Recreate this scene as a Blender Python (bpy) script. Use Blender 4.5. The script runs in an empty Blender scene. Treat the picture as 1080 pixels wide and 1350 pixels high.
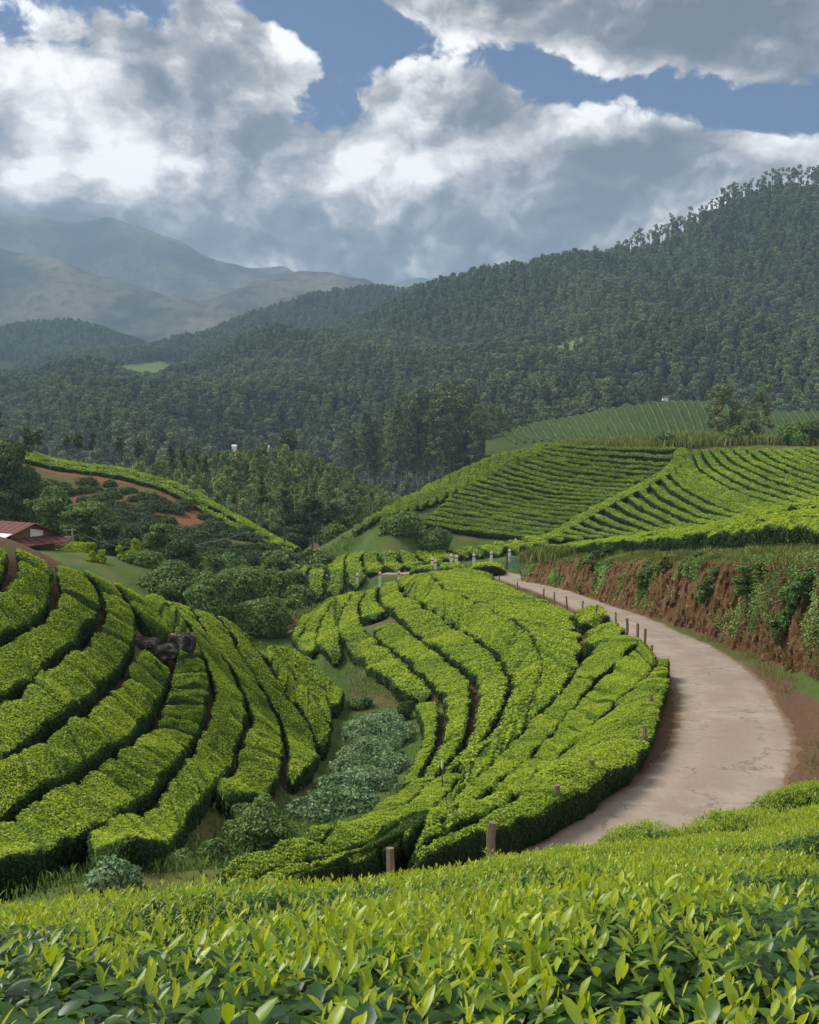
import bpy, math, random
import numpy as np
from mathutils import Vector, Matrix

# ------------------------------------------------------------------ camera, world, sun, exposure
S = bpy.context.scene
C = S.collection
FPX, PITCH = 1447.0, math.atan(115.0 / 1447.0)
cam_d = bpy.data.cameras.new("camera")
cam = bpy.data.objects.new("camera", cam_d)
C.objects.link(cam)
S.camera = cam
cam.location = (0, 0, 0)
cam.rotation_euler = (math.radians(90) - PITCH, 0, 0)
cam_d.sensor_fit = 'VERTICAL'
cam_d.angle = 2 * math.atan(675.0 / FPX)
cam_d.clip_start = 0.05
cam_d.clip_end = 40000

SUN_EL, SUN_AZ = math.radians(50), math.radians(-72)      # azimuth from straight ahead, negative = left
sun_dir = Vector((math.sin(SUN_AZ) * math.cos(SUN_EL), math.cos(SUN_AZ) * math.cos(SUN_EL), math.sin(SUN_EL)))
sd = bpy.data.lights.new("sun", 'SUN')
sd.energy = 2.4
sd.angle = math.radians(24)
sd.color = (1.0, 0.95, 0.86)
sun = bpy.data.objects.new("sun", sd)
C.objects.link(sun)
sun.rotation_euler = sun_dir.to_track_quat('Z', 'Y').to_euler()

S.view_settings.view_transform = 'Standard'
S.view_settings.look = 'None'
S.view_settings.exposure = 0.95
S.view_settings.gamma = 1.0
S.render.engine = 'CYCLES'
S.cycles.use_denoising = True
S.cycles.max_bounces = 5
S.cycles.diffuse_bounces = 2
S.cycles.transmission_bounces = 3
S.cycles.glossy_bounces = 2
S.cycles.volume_bounces = 0
S.cycles.transparent_max_bounces = 6
S.cycles.sample_clamp_indirect = 6

W = bpy.data.worlds.new("World")
S.world = W
W.use_nodes = True


class NT:
    """small helper to write node graphs"""
    def __init__(self, tree):
        self.t = tree
        self.t.nodes.clear()

    def n(self, kind, **kw):
        nd = self.t.nodes.new(kind)
        for k, v in kw.items():
            setattr(nd, k, v)
        return nd

    def put(self, sock, val):
        if isinstance(val, bpy.types.NodeSocket):
            self.t.links.new(val, sock)
        elif val is not None:
            sock.default_value = val

    def m(self, op, a, b=None, c=None, clamp=False):
        nd = self.n('ShaderNodeMath', operation=op, use_clamp=clamp)
        self.put(nd.inputs[0], a)
        self.put(nd.inputs[1], b)
        self.put(nd.inputs[2], c)
        return nd.outputs[0]

    def vm(self, op, a, b=None):
        nd = self.n('ShaderNodeVectorMath', operation=op)
        self.put(nd.inputs[0], a)
        self.put(nd.inputs[1], b)
        return nd.outputs[0]

    def comb(self, x, y, z=0.0):
        nd = self.n('ShaderNodeCombineXYZ')
        for i, q in enumerate((x, y, z)):
            self.put(nd.inputs[i], q)
        return nd.outputs[0]

    def noise(self, vec, scale, detail=5, rough=0.55, dist=0.0, out='Fac'):
        nd = self.n('ShaderNodeTexNoise')
        self.put(nd.inputs['Vector'], vec)
        self.put(nd.inputs['Scale'], scale)
        self.put(nd.inputs['Detail'], detail)
        self.put(nd.inputs['Roughness'], rough)
        self.put(nd.inputs['Distortion'], dist)
        return nd.outputs[out]

    def smooth(self, x, lo, hi, a=0.0, b=1.0):
        nd = self.n('ShaderNodeMapRange', interpolation_type='SMOOTHSTEP')
        for i, q in enumerate((x, lo, hi, a, b)):
            self.put(nd.inputs[i], q)
        return nd.outputs[0]

    def mix(self, f, a, b, blend='MIX'):
        nd = self.n('ShaderNodeMix', data_type='RGBA', blend_type=blend)
        self.put(nd.inputs[0], f)
        self.put(nd.inputs[6], a if isinstance(a, bpy.types.NodeSocket) else (*a, 1.0))
        self.put(nd.inputs[7], b if isinstance(b, bpy.types.NodeSocket) else (*b, 1.0))
        return nd.outputs[2]

    def ramp(self, f, stops):
        nd = self.n('ShaderNodeValToRGB')
        cr = nd.color_ramp
        while len(cr.elements) < len(stops):
            cr.elements.new(0.5)
        for e, (p, c) in zip(cr.elements, stops):
            e.position = p
            e.color = (*c, 1.0)
        self.put(nd.inputs[0], f)
        return nd.outputs[0]


def build_world():
    g = NT(W.node_tree)
    sky = g.n('ShaderNodeTexSky', sky_type='NISHITA', sun_disc=False)
    sky.sun_elevation = SUN_EL
    sky.sun_rotation = SUN_AZ
    sky.altitude = 1500
    d = g.n('ShaderNodeTexCoord').outputs['Generated']
    sx = g.n('ShaderNodeSeparateXYZ')
    g.put(sx.inputs[0], d)
    az = g.m('MULTIPLY', g.m('ARCTAN2', sx.outputs[0], sx.outputs[1]), 57.2958)
    el = g.m('MULTIPLY', g.m('ARCSINE', sx.outputs[2]), 57.2958)
    # domain warp
    p0 = g.comb(az, g.m('MULTIPLY', el, 1.35))
    wn = g.noise(p0, 0.22, 4, 0.55, out='Color')
    wv = g.vm('SUBTRACT', wn, (0.5, 0.5, 0.5))
    p = g.vm('ADD', p0, g.vm('MULTIPLY', wv, (3.2, 2.6, 2.0)))
    d1 = g.noise(p, 0.115, 12, 0.55)
    d2 = g.noise(g.vm('ADD', p, (-1.2, 1.6, 0.0)), 0.115, 7, 0.53)     # sampled towards the light: lit edges
    bil = g.m('ABSOLUTE', g.m('SUBTRACT', g.noise(g.vm('ADD', p, (7.0, 3.0, 1.0)), 0.33, 9, 0.6), 0.5))
    bil2 = g.m('ABSOLUTE', g.m('SUBTRACT', g.noise(g.vm('ADD', p, (6.55, 3.5, 1.0)), 0.33, 6, 0.6), 0.5))
    fine = g.noise(p, 0.9, 8, 0.62)

    wa = g.n('ShaderNodeSeparateXYZ')
    g.put(wa.inputs[0], g.vm('ADD', p0, g.vm('MULTIPLY', wv, (3.0, 3.0, 0.0))))

    def blob(u, v, ru, rv, ang=0.0):
        a0, e0 = (u - 540) / 25.26, (560 - v) / 25.26 * 1.25
        c, s_ = math.cos(math.radians(ang)), math.sin(math.radians(ang))
        da = g.m('SUBTRACT', wa.outputs[0], a0)
        de = g.m('SUBTRACT', wa.outputs[1], e0)
        xa = g.m('MULTIPLY', g.m('ADD', g.m('MULTIPLY', da, c), g.m('MULTIPLY', de, s_)), 25.26 / ru)
        ya = g.m('MULTIPLY', g.m('SUBTRACT', g.m('MULTIPLY', de, c), g.m('MULTIPLY', da, s_)), 25.26 / rv / 1.25)
        r2 = g.m('ADD', g.m('MULTIPLY', xa, xa), g.m('MULTIPLY', ya, ya))
        return g.m('EXPONENT', g.m('MULTIPLY', r2, -1.0))

    def total(lst):
        acc = None
        for (k, *b) in lst:
            q = g.m('MULTIPLY', blob(*b), k)
            acc = q if acc is None else g.m('ADD', acc, q)
        return acc
    gaps = total([(1.3, 90, 2, 80, 30, -10), (1.2, 215, 20, 70, 26, -25), (1.1, 395, 30, 110, 40, -22), (0.9, 430, 122, 70, 34, 0), (0.8, 462, 66, 42, 50, 0),
                  (1.0, 640, 78, 130, 30, -14), (1.1, 860, 125, 150, 34, -14), (1.0, 1040, 165, 110, 30, -16), (0.8, 500, 22, 60, 30, -20),
                  (0.5, 30, 55, 30, 20, 0)])
    fills = total([(1.0, 335, 48, 95, 28, -24), (0.9, 568, 112, 80, 38, -15), (0.55, 900, 40, 260, 60, -8), (0.5, 620, 20, 110, 34, -10), (0.55, 700, 330, 560, 120, 0), (0.3, 200, 250, 300, 110)])
    dens = g.m('ADD', g.m('ADD', g.m('MULTIPLY', g.m('SUBTRACT', d1, 0.5), 3.0), g.m('MULTIPLY', g.m('SUBTRACT', fine, 0.5), 0.95)), 0.52)
    dens = g.m('ADD', g.m('SUBTRACT', dens, g.m('MULTIPLY', gaps, GAPK)), fills)
    cover = g.smooth(dens, 0.0, 0.34)
    # brightness of the cloud
    lit = g.m('ADD', g.m('MULTIPLY', g.m('SUBTRACT', d1, d2), 3.8), 0.52)
    lit = g.m('ADD', lit, g.m('MULTIPLY', g.m('SUBTRACT', bil2, bil), 0.75))
    lit = g.m('ADD', lit, g.m('MULTIPLY', g.m('SUBTRACT', fine, 0.5), 0.50))
    edge = g.smooth(dens, 0.15, 0.9, 0.20, -0.06)
    lit = g.m('ADD', lit, edge)
    lit = g.m('ADD', lit, total([(0.42, 120, 190, 130, 90), (0.16, 330, 240, 200, 70), (0.3, 570, 180, 110, 60), (0.25, 590, 330, 70, 45), (0.2, 60, 70, 120, 60),
                                 (0.2, 850, 155, 120, 30), (0.15, 600, 70, 120, 30), (0.15, 1020, 100, 90, 30), (0.15, 360, 60, 80, 30)]))
    lit = g.m('SUBTRACT', lit, total([(0.45, 880, 15, 200, 45, -8), (0.40, 800, 185, 110, 40), (0.48, 40, 285, 150, 30), (0.35, 480, 310, 150, 45),
                                      (0.22, 340, 325, 210, 36), (0.38, 215, 95, 110, 45, -15), (0.3, 20, 185, 45, 35), (0.28, 730, 290, 130, 50), (0.3, 1080, 60, 200, 40), (0.25, 640, 150, 60, 30)]))
    ccol = g.ramp(lit, [(0.05, (0.118, 0.121, 0.124)), (0.32, (0.225, 0.226, 0.225)), (0.56, (0.49, 0.475, 0.455)), (0.80, (0.92, 0.885, 0.84)), (1.0, (1.33, 1.29, 1.22))])
    cl = g.n('ShaderNodeVectorMath', operation='SCALE')
    g.put(cl.inputs[0], ccol)
    lowf = g.m('EXPONENT', g.m('MULTIPLY', g.m('MULTIPLY', el, el), -0.012))
    g.put(cl.inputs[3], g.m('MULTIPLY', g.m('ADD', g.m('MULTIPLY', lowf, 1.3), 1.0), CLOUD_GAIN))
    skc = g.mix(1.0, sky.outputs[0], (0.15, 0.25, 0.37), 'MULTIPLY')
    col = g.mix(cover, skc, cl.outputs[0])
    bg = g.n('ShaderNodeBackground')
    g.put(bg.inputs[0], col)
    bg.inputs[1].default_value = 0.1
    o = g.n('ShaderNodeOutputWorld')
    g.put(o.inputs[0], bg.outputs[0])


CLOUD_GAIN = 6.2
GAPK = 0.80
build_world()

# ------------------------------------------------------------------ helpers
rng = np.random.default_rng(7)
CP, SP = math.cos(PITCH), math.sin(PITCH)


def pdir(u, v):
    u = np.asarray(u, float)
    v = np.asarray(v, float)
    x = (u - 540) / FPX
    y = -(v - 675) / FPX
    return np.stack([x, CP + y * SP, -SP + y * CP], -1)


def P(u, v, Y):
    d = pdir(u, v)
    return d * (np.asarray(Y, float) / d[..., 1])[..., None]


def _hash(ix, iy, iz, seed):
    h = (ix.astype(np.int64) * 374761393 + iy.astype(np.int64) * 668265263 + iz.astype(np.int64) * 2147483647 + seed * 974711) & 0xffffffff
    h = ((h ^ (h >> 13)) * 1274126177) & 0xffffffff
    h = ((h ^ (h >> 16)) * 2246822519) & 0xffffffff
    return ((h ^ (h >> 15)) & 0xffffff) / float(0xffffff)


def vnoise(p, seed=0):
    """value noise, -1..1, p (...,3) or (...,2)"""
    p = np.asarray(p, float)
    if p.shape[-1] == 2:
        p = np.concatenate([p, np.zeros(p.shape[:-1] + (1,))], -1)
    i = np.floor(p)
    f = p - i
    f = f * f * f * (f * (f * 6 - 15) + 10)
    i = i.astype(np.int64)
    r = 0
    for dx in (0, 1):
        wx = f[..., 0] if dx else 1 - f[..., 0]
        for dy in (0, 1):
            wy = f[..., 1] if dy else 1 - f[..., 1]
            for dz in (0, 1):
                wz = f[..., 2] if dz else 1 - f[..., 2]
                r = r + wx * wy * wz * _hash(i[..., 0] + dx, i[..., 1] + dy, i[..., 2] + dz, seed)
    return r * 2 - 1


def fbm(p, octv=4, seed=0, gain=0.5):
    p = np.asarray(p, float)
    a, s, n = 1.0, 0, 0
    for k in range(octv):
        s = s + a * vnoise(p * (2.03 ** k) + 17.3 * k, seed + k)
        n += a
        a *= gain
    return s / n


def sstep(x, a, b):
    t = np.clip((x - a) / (b - a), 0, 1)
    return t * t * (3 - 2 * t)


def resample(pts, n):
    pts = np.asarray(pts, float)
    s = np.concatenate([[0], np.cumsum(np.linalg.norm(np.diff(pts, axis=0), axis=1))])
    t = np.linspace(0, s[-1], n)
    return np.stack([np.interp(t, s, pts[:, k]) for k in range(pts.shape[1])], -1)


def smoothline(pts, n=60, it=3):
    q = resample(pts, n)
    for _ in range(it):
        q[1:-1] = (q[:-2] + 2 * q[1:-1] + q[2:]) / 4
    return resample(q, n)


def plen(p):
    return float(np.linalg.norm(np.diff(p, axis=0), axis=1).sum())


def mk_mesh(name, V, quads=None, tris=None, mats=(), smooth=True, fattr=None, midx=None):
    V = np.ascontiguousarray(V, np.float32).reshape(-1, 3)
    nq = 0 if quads is None else len(quads)
    nt = 0 if tris is None else len(tris)
    me = bpy.data.meshes.new(name)
    me.vertices.add(len(V))
    me.vertices.foreach_set('co', V.ravel())
    idx = np.concatenate([np.asarray(quads, np.int32).ravel() if nq else np.zeros(0, np.int32),
                          np.asarray(tris, np.int32).ravel() if nt else np.zeros(0, np.int32)])
    me.loops.add(len(idx))
    me.loops.foreach_set('vertex_index', idx)
    me.polygons.add(nq + nt)
    st = np.concatenate([np.arange(nq) * 4, nq * 4 + np.arange(nt) * 3]).astype(np.int32)
    me.polygons.foreach_set('loop_start', st)
    me.update(calc_edges=True)
    for m in mats:
        me.materials.append(m)
    if midx is not None:
        me.polygons.foreach_set('material_index', np.asarray(midx, np.int32))
    me.polygons.foreach_set('use_smooth', np.full(nq + nt, bool(smooth)) if np.isscalar(smooth) else np.asarray(smooth, bool))
    if fattr:
        for k, (arr, dom) in fattr.items():
            a = me.attributes.new(k, 'FLOAT', dom)
            a.data.foreach_set('value', np.asarray(arr, np.float32))
    me.validate()
    return me


def link(name, me, parent=None, loc=None):
    o = bpy.data.objects.new(name, me)
    C.objects.link(o)
    if parent is not None:
        o.parent = parent
    if loc is not None:
        o.location = loc
    return o


def tag(o, label=None, cat=None, group=None, kind=None):
    if label:
        o['label'] = label
    if cat:
        o['category'] = cat
    if group:
        o['group'] = group
    if kind:
        o['kind'] = kind
    return o


def gridquads(ni, nj, wrap=False):
    i, j = np.meshgrid(np.arange(ni - 1), np.arange(nj - (0 if wrap else 1)), indexing='ij')
    j2 = (j + 1) % nj
    return np.stack([i * nj + j, (i + 1) * nj + j, (i + 1) * nj + j2, i * nj + j2], -1).reshape(-1, 4)


class MB:
    """collects simple solids into one mesh"""
    def __init__(self):
        self.V, self.Q, self.T, self.n = [], [], [], 0

    def add(self, V, Q=None, T=None):
        V = np.asarray(V, float).reshape(-1, 3)
        self.V.append(V)
        if Q is not None and len(Q):
            self.Q.append(np.asarray(Q) + self.n)
        if T is not None and len(T):
            self.T.append(np.asarray(T) + self.n)
        self.n += len(V)

    def box(self, c, s, rz=0.0, tilt=None):
        v = np.array([[x, y, z] for x in (-.5, .5) for y in (-.5, .5) for z in (-.5, .5)]) * np.asarray(s)
        c_, s_ = math.cos(rz), math.sin(rz)
        R = np.array([[c_, -s_, 0], [s_, c_, 0], [0, 0, 1]])
        if tilt is not None:
            R = np.array(tilt) @ R
        self.add(v @ R.T + np.asarray(c), [[0, 1, 3, 2], [4, 6, 7, 5], [0, 4, 5, 1], [2, 3, 7, 6], [0, 2, 6, 4], [1, 5, 7, 3]])

    def tube(self, path, rad, k=8, seed=None, cap=True):
        path = np.asarray(path, float)
        n = len(path)
        rad = np.broadcast_to(np.asarray(rad, float), (n,))
        t = np.gradient(path, axis=0)
        t /= np.linalg.norm(t, axis=1)[:, None] + 1e-9
        ref = np.where(np.abs(t[:, 2:3]) > 0.9, [[1., 0, 0]], [[0, 0, 1.]])
        a = np.cross(t, ref)
        a /= np.linalg.norm(a, axis=1)[:, None] + 1e-9
        b = np.cross(t, a)
        th = np.arange(k) * 2 * math.pi / k
        ring = path[:, None, :] + rad[:, None, None] * (np.cos(th)[None, :, None] * a[:, None, :] + np.sin(th)[None, :, None] * b[:, None, :])
        if seed is not None:
            ring = ring + (rad[:, None, None] * 0.25) * vnoise(np.stack([np.arange(n)[:, None] * 0.9 + th * 0, th[None, :] * 1.3 + np.zeros((n, 1)), np.full((n, k), seed * 3.7)], -1), 5)[..., None] * (ring - path[:, None, :]) / (rad[:, None, None] + 1e-9)
        V = ring.reshape(-1, 3)
        Q = gridquads(n, k, True)
        T = []
        if cap:
            V = np.concatenate([V, path[:1], path[-1:]])
            for j in range(k):
                T.append([n * k, (j + 1) % k, j])
                T.append([n * k + 1, (n - 1) * k + j, (n - 1) * k + (j + 1) % k])
        self.add(V, Q, T)

    def mesh(self, name, mats, smooth=False):
        return mk_mesh(name, np.concatenate(self.V), np.concatenate(self.Q) if self.Q else None, np.concatenate(self.T) if self.T else None, mats, smooth)


# ------------------------------------------------------------------ materials
def mat(name, build):
    m = bpy.data.materials.new(name)
    m.use_nodes = True
    g = NT(m.node_tree)
    o = g.n('ShaderNodeOutputMaterial')
    g.out = o
    build(g)
    return m


def principled(g, col, rough=0.8, spec=0.3, bump=None, bstr=0.4, bdist=0.05):
    b = g.n('ShaderNodeBsdfPrincipled')
    g.put(b.inputs['Base Color'], col if isinstance(col, bpy.types.NodeSocket) else (*col, 1.0))
    g.put(b.inputs['Roughness'], rough)
    g.put(b.inputs['Specular IOR Level'], spec)
    if bump is not None:
        bn = g.n('ShaderNodeBump')
        g.put(bn.inputs['Height'], bump)
        bn.inputs['Strength'].default_value = bstr
        bn.inputs['Distance'].default_value = bdist
        g.put(b.inputs['Normal'], bn.outputs[0])
    return b


def simple(name, col, rough=0.8, spec=0.2, var=0.25, scale=6.0):
    def f(g):
        pos = g.n('ShaderNodeNewGeometry').outputs['Position']
        n = g.noise(pos, scale, 5, 0.6)
        c = g.mix(n, tuple(x * (1 - var) for x in col), tuple(min(1, x * (1 + var)) for x in col))
        b = principled(g, c, rough, spec, n, 0.2, 0.02)
        g.put(g.out.inputs[0], b.outputs[0])
    return mat(name, f)


def leafy(name, stops, transl=0.25, rough=0.5, spec=0.35, attr='tint', tcol=None, nscale=0.0, namp=0.0):
    def f(g):
        a = g.n('ShaderNodeAttribute', attribute_name=attr)
        fac = a.outputs['Fac']
        if namp:
            pos = g.n('ShaderNodeNewGeometry').outputs['Position']
            fac = g.m('ADD', fac, g.m('MULTIPLY', g.m('SUBTRACT', g.noise(pos, nscale, 4, 0.6), 0.5), namp), clamp=True)
        c = g.ramp(fac, stops)
        b = principled(g, c, rough, spec)
        if transl:
            t = g.n('ShaderNodeBsdfTranslucent')
            g.put(t.inputs[0], g.mix(1.0, c, tcol or (1.35, 1.25, 0.5), 'MULTIPLY'))
            mx = g.n('ShaderNodeMixShader')
            mx.inputs[0].default_value = transl
            g.put(mx.inputs[1], b.outputs[0])
            g.put(mx.inputs[2], t.outputs[0])
            g.put(g.out.inputs[0], mx.outputs[0])
        else:
            g.put(g.out.inputs[0], b.outputs[0])
    return mat(name, f)


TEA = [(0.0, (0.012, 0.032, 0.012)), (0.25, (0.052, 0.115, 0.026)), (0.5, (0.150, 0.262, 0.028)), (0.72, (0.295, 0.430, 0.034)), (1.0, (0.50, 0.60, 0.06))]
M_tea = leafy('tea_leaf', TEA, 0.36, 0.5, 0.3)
M_near = leafy('tea_shoot', [(0.0, (0.014, 0.045, 0.016)), (0.3, (0.045, 0.12, 0.026)), (0.6, (0.19, 0.32, 0.025)), (1.0, (0.54, 0.62, 0.045))], 0.42, 0.33, 0.5)
M_dark = leafy('dark_leaf', [(0.0, (0.018, 0.040, 0.020)), (0.5, (0.085, 0.145, 0.058)), (1.0, (0.20, 0.28, 0.10))], 0.15, 0.6, 0.2)
M_shrub = leafy('shrub_leaf', [(0.0, (0.026, 0.060, 0.024)), (0.5, (0.140, 0.240, 0.070)), (1.0, (0.32, 0.45, 0.14))], 0.18, 0.55, 0.25)
M_silver = leafy('silver_leaf', [(0.0, (0.045, 0.105, 0.045)), (0.5, (0.20, 0.325, 0.165)), (1.0, (0.44, 0.56, 0.35))], 0.15, 0.6, 0.2)
M_yellow = leafy('clipped_leaf', [(0.0, (0.05, 0.10, 0.010)), (0.5, (0.30, 0.42, 0.02)), (1.0, (0.60, 0.64, 0.04))], 0.2, 0.6, 0.2)
M_grass = leafy('grass_blade', [(0.0, (0.05, 0.085, 0.02)), (0.5, (0.20, 0.25, 0.07)), (1.0, (0.46, 0.42, 0.20))], 0.2, 0.7, 0.1)
M_bark = simple('bark', (0.13, 0.10, 0.075), 0.9, 0.1, 0.4, 9)
M_pale = simple('pale_bark', (0.42, 0.39, 0.34), 0.85, 0.1, 0.3, 4)
M_post = simple('weathered_post', (0.22, 0.17, 0.13), 0.9, 0.1, 0.45, 14)
M_white = simple('white_paint', (0.75, 0.74, 0.72), 0.7, 0.2, 0.12, 8)
M_roof = simple('red_roof', (0.155, 0.060, 0.052), 0.75, 0.2, 0.45, 2.5)
M_sheet = simple('pale_sheet', (0.72, 0.76, 0.80), 0.5, 0.3, 0.08, 2)
M_timber = simple('timber', (0.19, 0.11, 0.07), 0.9, 0.1, 0.3, 5)
M_grey = simple('grey_metal', (0.30, 0.31, 0.31), 0.6, 0.3, 0.2, 8)
M_teal = simple('teal_paint', (0.20, 0.36, 0.36), 0.6, 0.3, 0.15, 8)
M_blue = simple('blue_wall', (0.28, 0.38, 0.60), 0.8, 0.2, 0.1, 1)
M_slate = simple('dark_roof', (0.10, 0.11, 0.12), 0.8, 0.2, 0.2, 1)
M_glass = simple('dark_glass', (0.03, 0.035, 0.04), 0.2, 0.5, 0.1, 1)


def rockf(g):
    pos = g.n('ShaderNodeNewGeometry').outputs['Position']
    n = g.noise(pos, 3.5, 7, 0.65)
    c = g.ramp(n, [(0.3, (0.016, 0.016, 0.015)), (0.5, (0.055, 0.053, 0.050)), (0.58, (0.10, 0.075, 0.05)), (0.66, (0.40, 0.40, 0.39))])
    g.put(g.out.inputs[0], principled(g, c, 0.9, 0.2, n, 0.8, 0.1).outputs[0])


M_rock = mat('rock', rockf)


def groundf(g):
    """earth and grass; 'bare' (vertex attribute) is where soil lies open, 'lush' where grass is thick"""
    pos = g.n('ShaderNodeNewGeometry').outputs['Position']
    bare = g.n('ShaderNodeAttribute', attribute_name='bare').outputs['Fac']
    lush = g.n('ShaderNodeAttribute', attribute_name='lush').outputs['Fac']
    n1 = g.noise(pos, 0.9, 6, 0.65)
    n2 = g.noise(pos, 7.0, 5, 0.7)
    n3 = g.noise(pos, 0.25, 4, 0.6)
    soil = g.mix(n2, (0.055, 0.031, 0.020), (0.21, 0.125, 0.080))
    red = g.mix(n2, (0.10, 0.042, 0.018), (0.30, 0.145, 0.068))
    soil = g.mix(g.smooth(bare, 0.55, 1.0), soil, red)
    grass = g.mix(n2, (0.028, 0.062, 0.014), (0.105, 0.17, 0.035))
    grass = g.mix(g.smooth(n3, 0.45, 0.7), grass, (0.12, 0.13, 0.045))
    f = g.m('ADD', g.m('ADD', g.m('SUBTRACT', n1, 0.5), g.m('MULTIPLY', g.m('SUBTRACT', n2, 0.5), 0.6)), g.m('SUBTRACT', lush, bare))
    col = g.mix(g.smooth(f, -0.12, 0.14), soil, grass)
    g.put(g.out.inputs[0], principled(g, col, 0.95, 0.1, g.m('ADD', n1, g.m('MULTIPLY', n2, 0.4)), 0.6, 0.12).outputs[0])


M_ground = mat('earth_and_grass', groundf)


def bankf(g):
    pos = g.n('ShaderNodeNewGeometry').outputs['Position']
    st = g.vm('MULTIPLY', pos, (1.0, 1.0, 0.6))
    n1 = g.noise(st, 1.6, 7, 0.65)
    n2 = g.noise(pos, 11.0, 7, 0.75)
    n3 = g.noise(pos, 0.55, 4, 0.6)
    c = g.ramp(g.m('ADD', g.m('MULTIPLY', n1, 0.5), g.m('MULTIPLY', n2, 0.5)), [(0.30, (0.060, 0.031, 0.015)), (0.44, (0.190, 0.102, 0.047)), (0.55, (0.32, 0.19, 0.098)), (0.68, (0.50, 0.36, 0.23))])
    moss = g.n('ShaderNodeAttribute', attribute_name='lush').outputs['Fac']
    gr = g.mix(n2, (0.030, 0.060, 0.014), (0.11, 0.16, 0.035))
    c = g.mix(g.smooth(g.m('ADD', g.m('ADD', moss, g.m('SUBTRACT', n3, 0.5)), g.m('MULTIPLY', g.m('SUBTRACT', n2, 0.5), 0.8)), 0.42, 0.62), c, gr)
    g.put(g.out.inputs[0], principled(g, c, 0.95, 0.1, g.m('ADD', n1, n2), 1.0, 0.3).outputs[0])


M_bank = mat('cut_earth', bankf)


def roadf(g):
    pos = g.n('ShaderNodeNewGeometry').outputs['Position']
    n1 = g.noise(pos, 0.7, 6, 0.65)
    n2 = g.noise(pos, 12.0, 6, 0.75)
    n3 = g.noise(pos, 2.6, 5, 0.7)
    edge = g.n('ShaderNodeAttribute', attribute_name='edge').outputs['Fac']
    n4 = g.noise(pos, 45.0, 3, 0.7)
    c = g.mix(g.m('ADD', g.m('MULTIPLY', n2, 0.6), g.m('MULTIPLY', n4, 0.4)), (0.15, 0.115, 0.09), (0.42, 0.345, 0.275))
    c = g.mix(g.smooth(n1, 0.42, 0.66), c, (0.37, 0.31, 0.255))
    c = g.mix(g.m('MULTIPLY', g.smooth(n3, 0.55, 0.72), 0.55), c, (0.22, 0.165, 0.13))
    lane = g.n('ShaderNodeAttribute', attribute_name='lane').outputs['Fac']
    c = g.mix(g.m('MULTIPLY', lane, g.smooth(n3, 0.35, 0.6, 0.0, 0.45)), c, (0.42, 0.355, 0.29))
    c = g.mix(g.m('MULTIPLY', g.smooth(g.noise(pos, 0.35, 5, 0.7), 0.52, 0.62), 0.35), c, (0.16, 0.125, 0.10))
    vor = g.n('ShaderNodeTexVoronoi', feature='DISTANCE_TO_EDGE')
    g.put(vor.inputs['Vector'], g.vm('ADD', pos, g.vm('MULTIPLY', g.noise(pos, 1.5, 3, 0.6, out='Color'), (1.2, 1.2, 1.2))))
    vor.inputs['Scale'].default_value = 0.55
    crack = g.m('MULTIPLY', g.smooth(vor.outputs['Distance'], 0.0, 0.022, 1.0, 0.0), g.smooth(n1, 0.40, 0.54))
    c = g.mix(g.m('MULTIPLY', crack, 0.6), c, (0.12, 0.09, 0.07))
    dirt = g.mix(n2, (0.14, 0.085, 0.052), (0.29, 0.20, 0.13))
    c = g.mix(g.smooth(g.m('ADD', edge, g.m('MULTIPLY', g.m('SUBTRACT', n3, 0.5), 0.9)), 0.42, 0.78), c, dirt)
    g.put(g.out.inputs[0], principled(g, c, 0.92, 0.15, g.m('ADD', g.m('MULTIPLY', n2, 0.5), n3), 0.35, 0.03).outputs[0])


M_road = mat('worn_concrete', roadf)

# ------------------------------------------------------------------ terrain of the near valley
TD = 0.64                                                            # height of a plucked tea hedge


def road_Y(v):                                                      # row of the photo -> distance along the road
    return np.interp(v, [750, 757, 772, 788, 803, 825, 862, 912, 982, 1088], [102, 97, 84, 72, 62, 52, 41, 33, 26, 19.8])


road_px = [(662, 757), (692, 768), (720, 776), (752, 788), (790, 803), (840, 825), (890, 850), (925, 875), (950, 905), (965, 945), (968, 982), (945, 1030), (880, 1085)]
road_c = [tuple(P(u, v, road_Y(v))) for u, v in road_px]
road_c = [(-17, 112, -15.6), (-10, 108.5, -15.0), (-3, 106, -14.4), (2.5, 103.5, -13.9), (5.6, 100.5, -13.5)] + road_c + \
         [(2.2, 16.3, -7.2), (-0.3, 13.2, -6.95), (-3.2, 10.5, -6.7), (-7.5, 8.4, -6.5), (-14, 6.5, -6.3)]
road_c = smoothline(np.array(road_c), 400, 12)

ctrl = []


def cp(lst, dz=0.0):
    for (u, v, Y) in lst:
        q = P(u, v, Y)
        ctrl.append((q[0], q[1], q[2] - dz))


# foreground slope
cp([(540, 1350, 1.35), (0, 1350, 1.4), (1080, 1350, 1.3), (0, 1193, 3.6), (250, 1180, 4.0), (540, 1162, 4.8), (800, 1098, 7.2), (960, 1062, 8.4), (1080, 1035, 9.5)], 0.9)
ctrl += [(0, -3, -1.3), (-6, -2, -1.0), (6, -2, -1.0), (-5, 4.2, -2.9), (9, 9, -3.6), (12, 14, -4.2), (16, 10, -3.0)]
for k in range(0, 400, 13):
    ctrl.append(tuple(road_c[k]))
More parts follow.
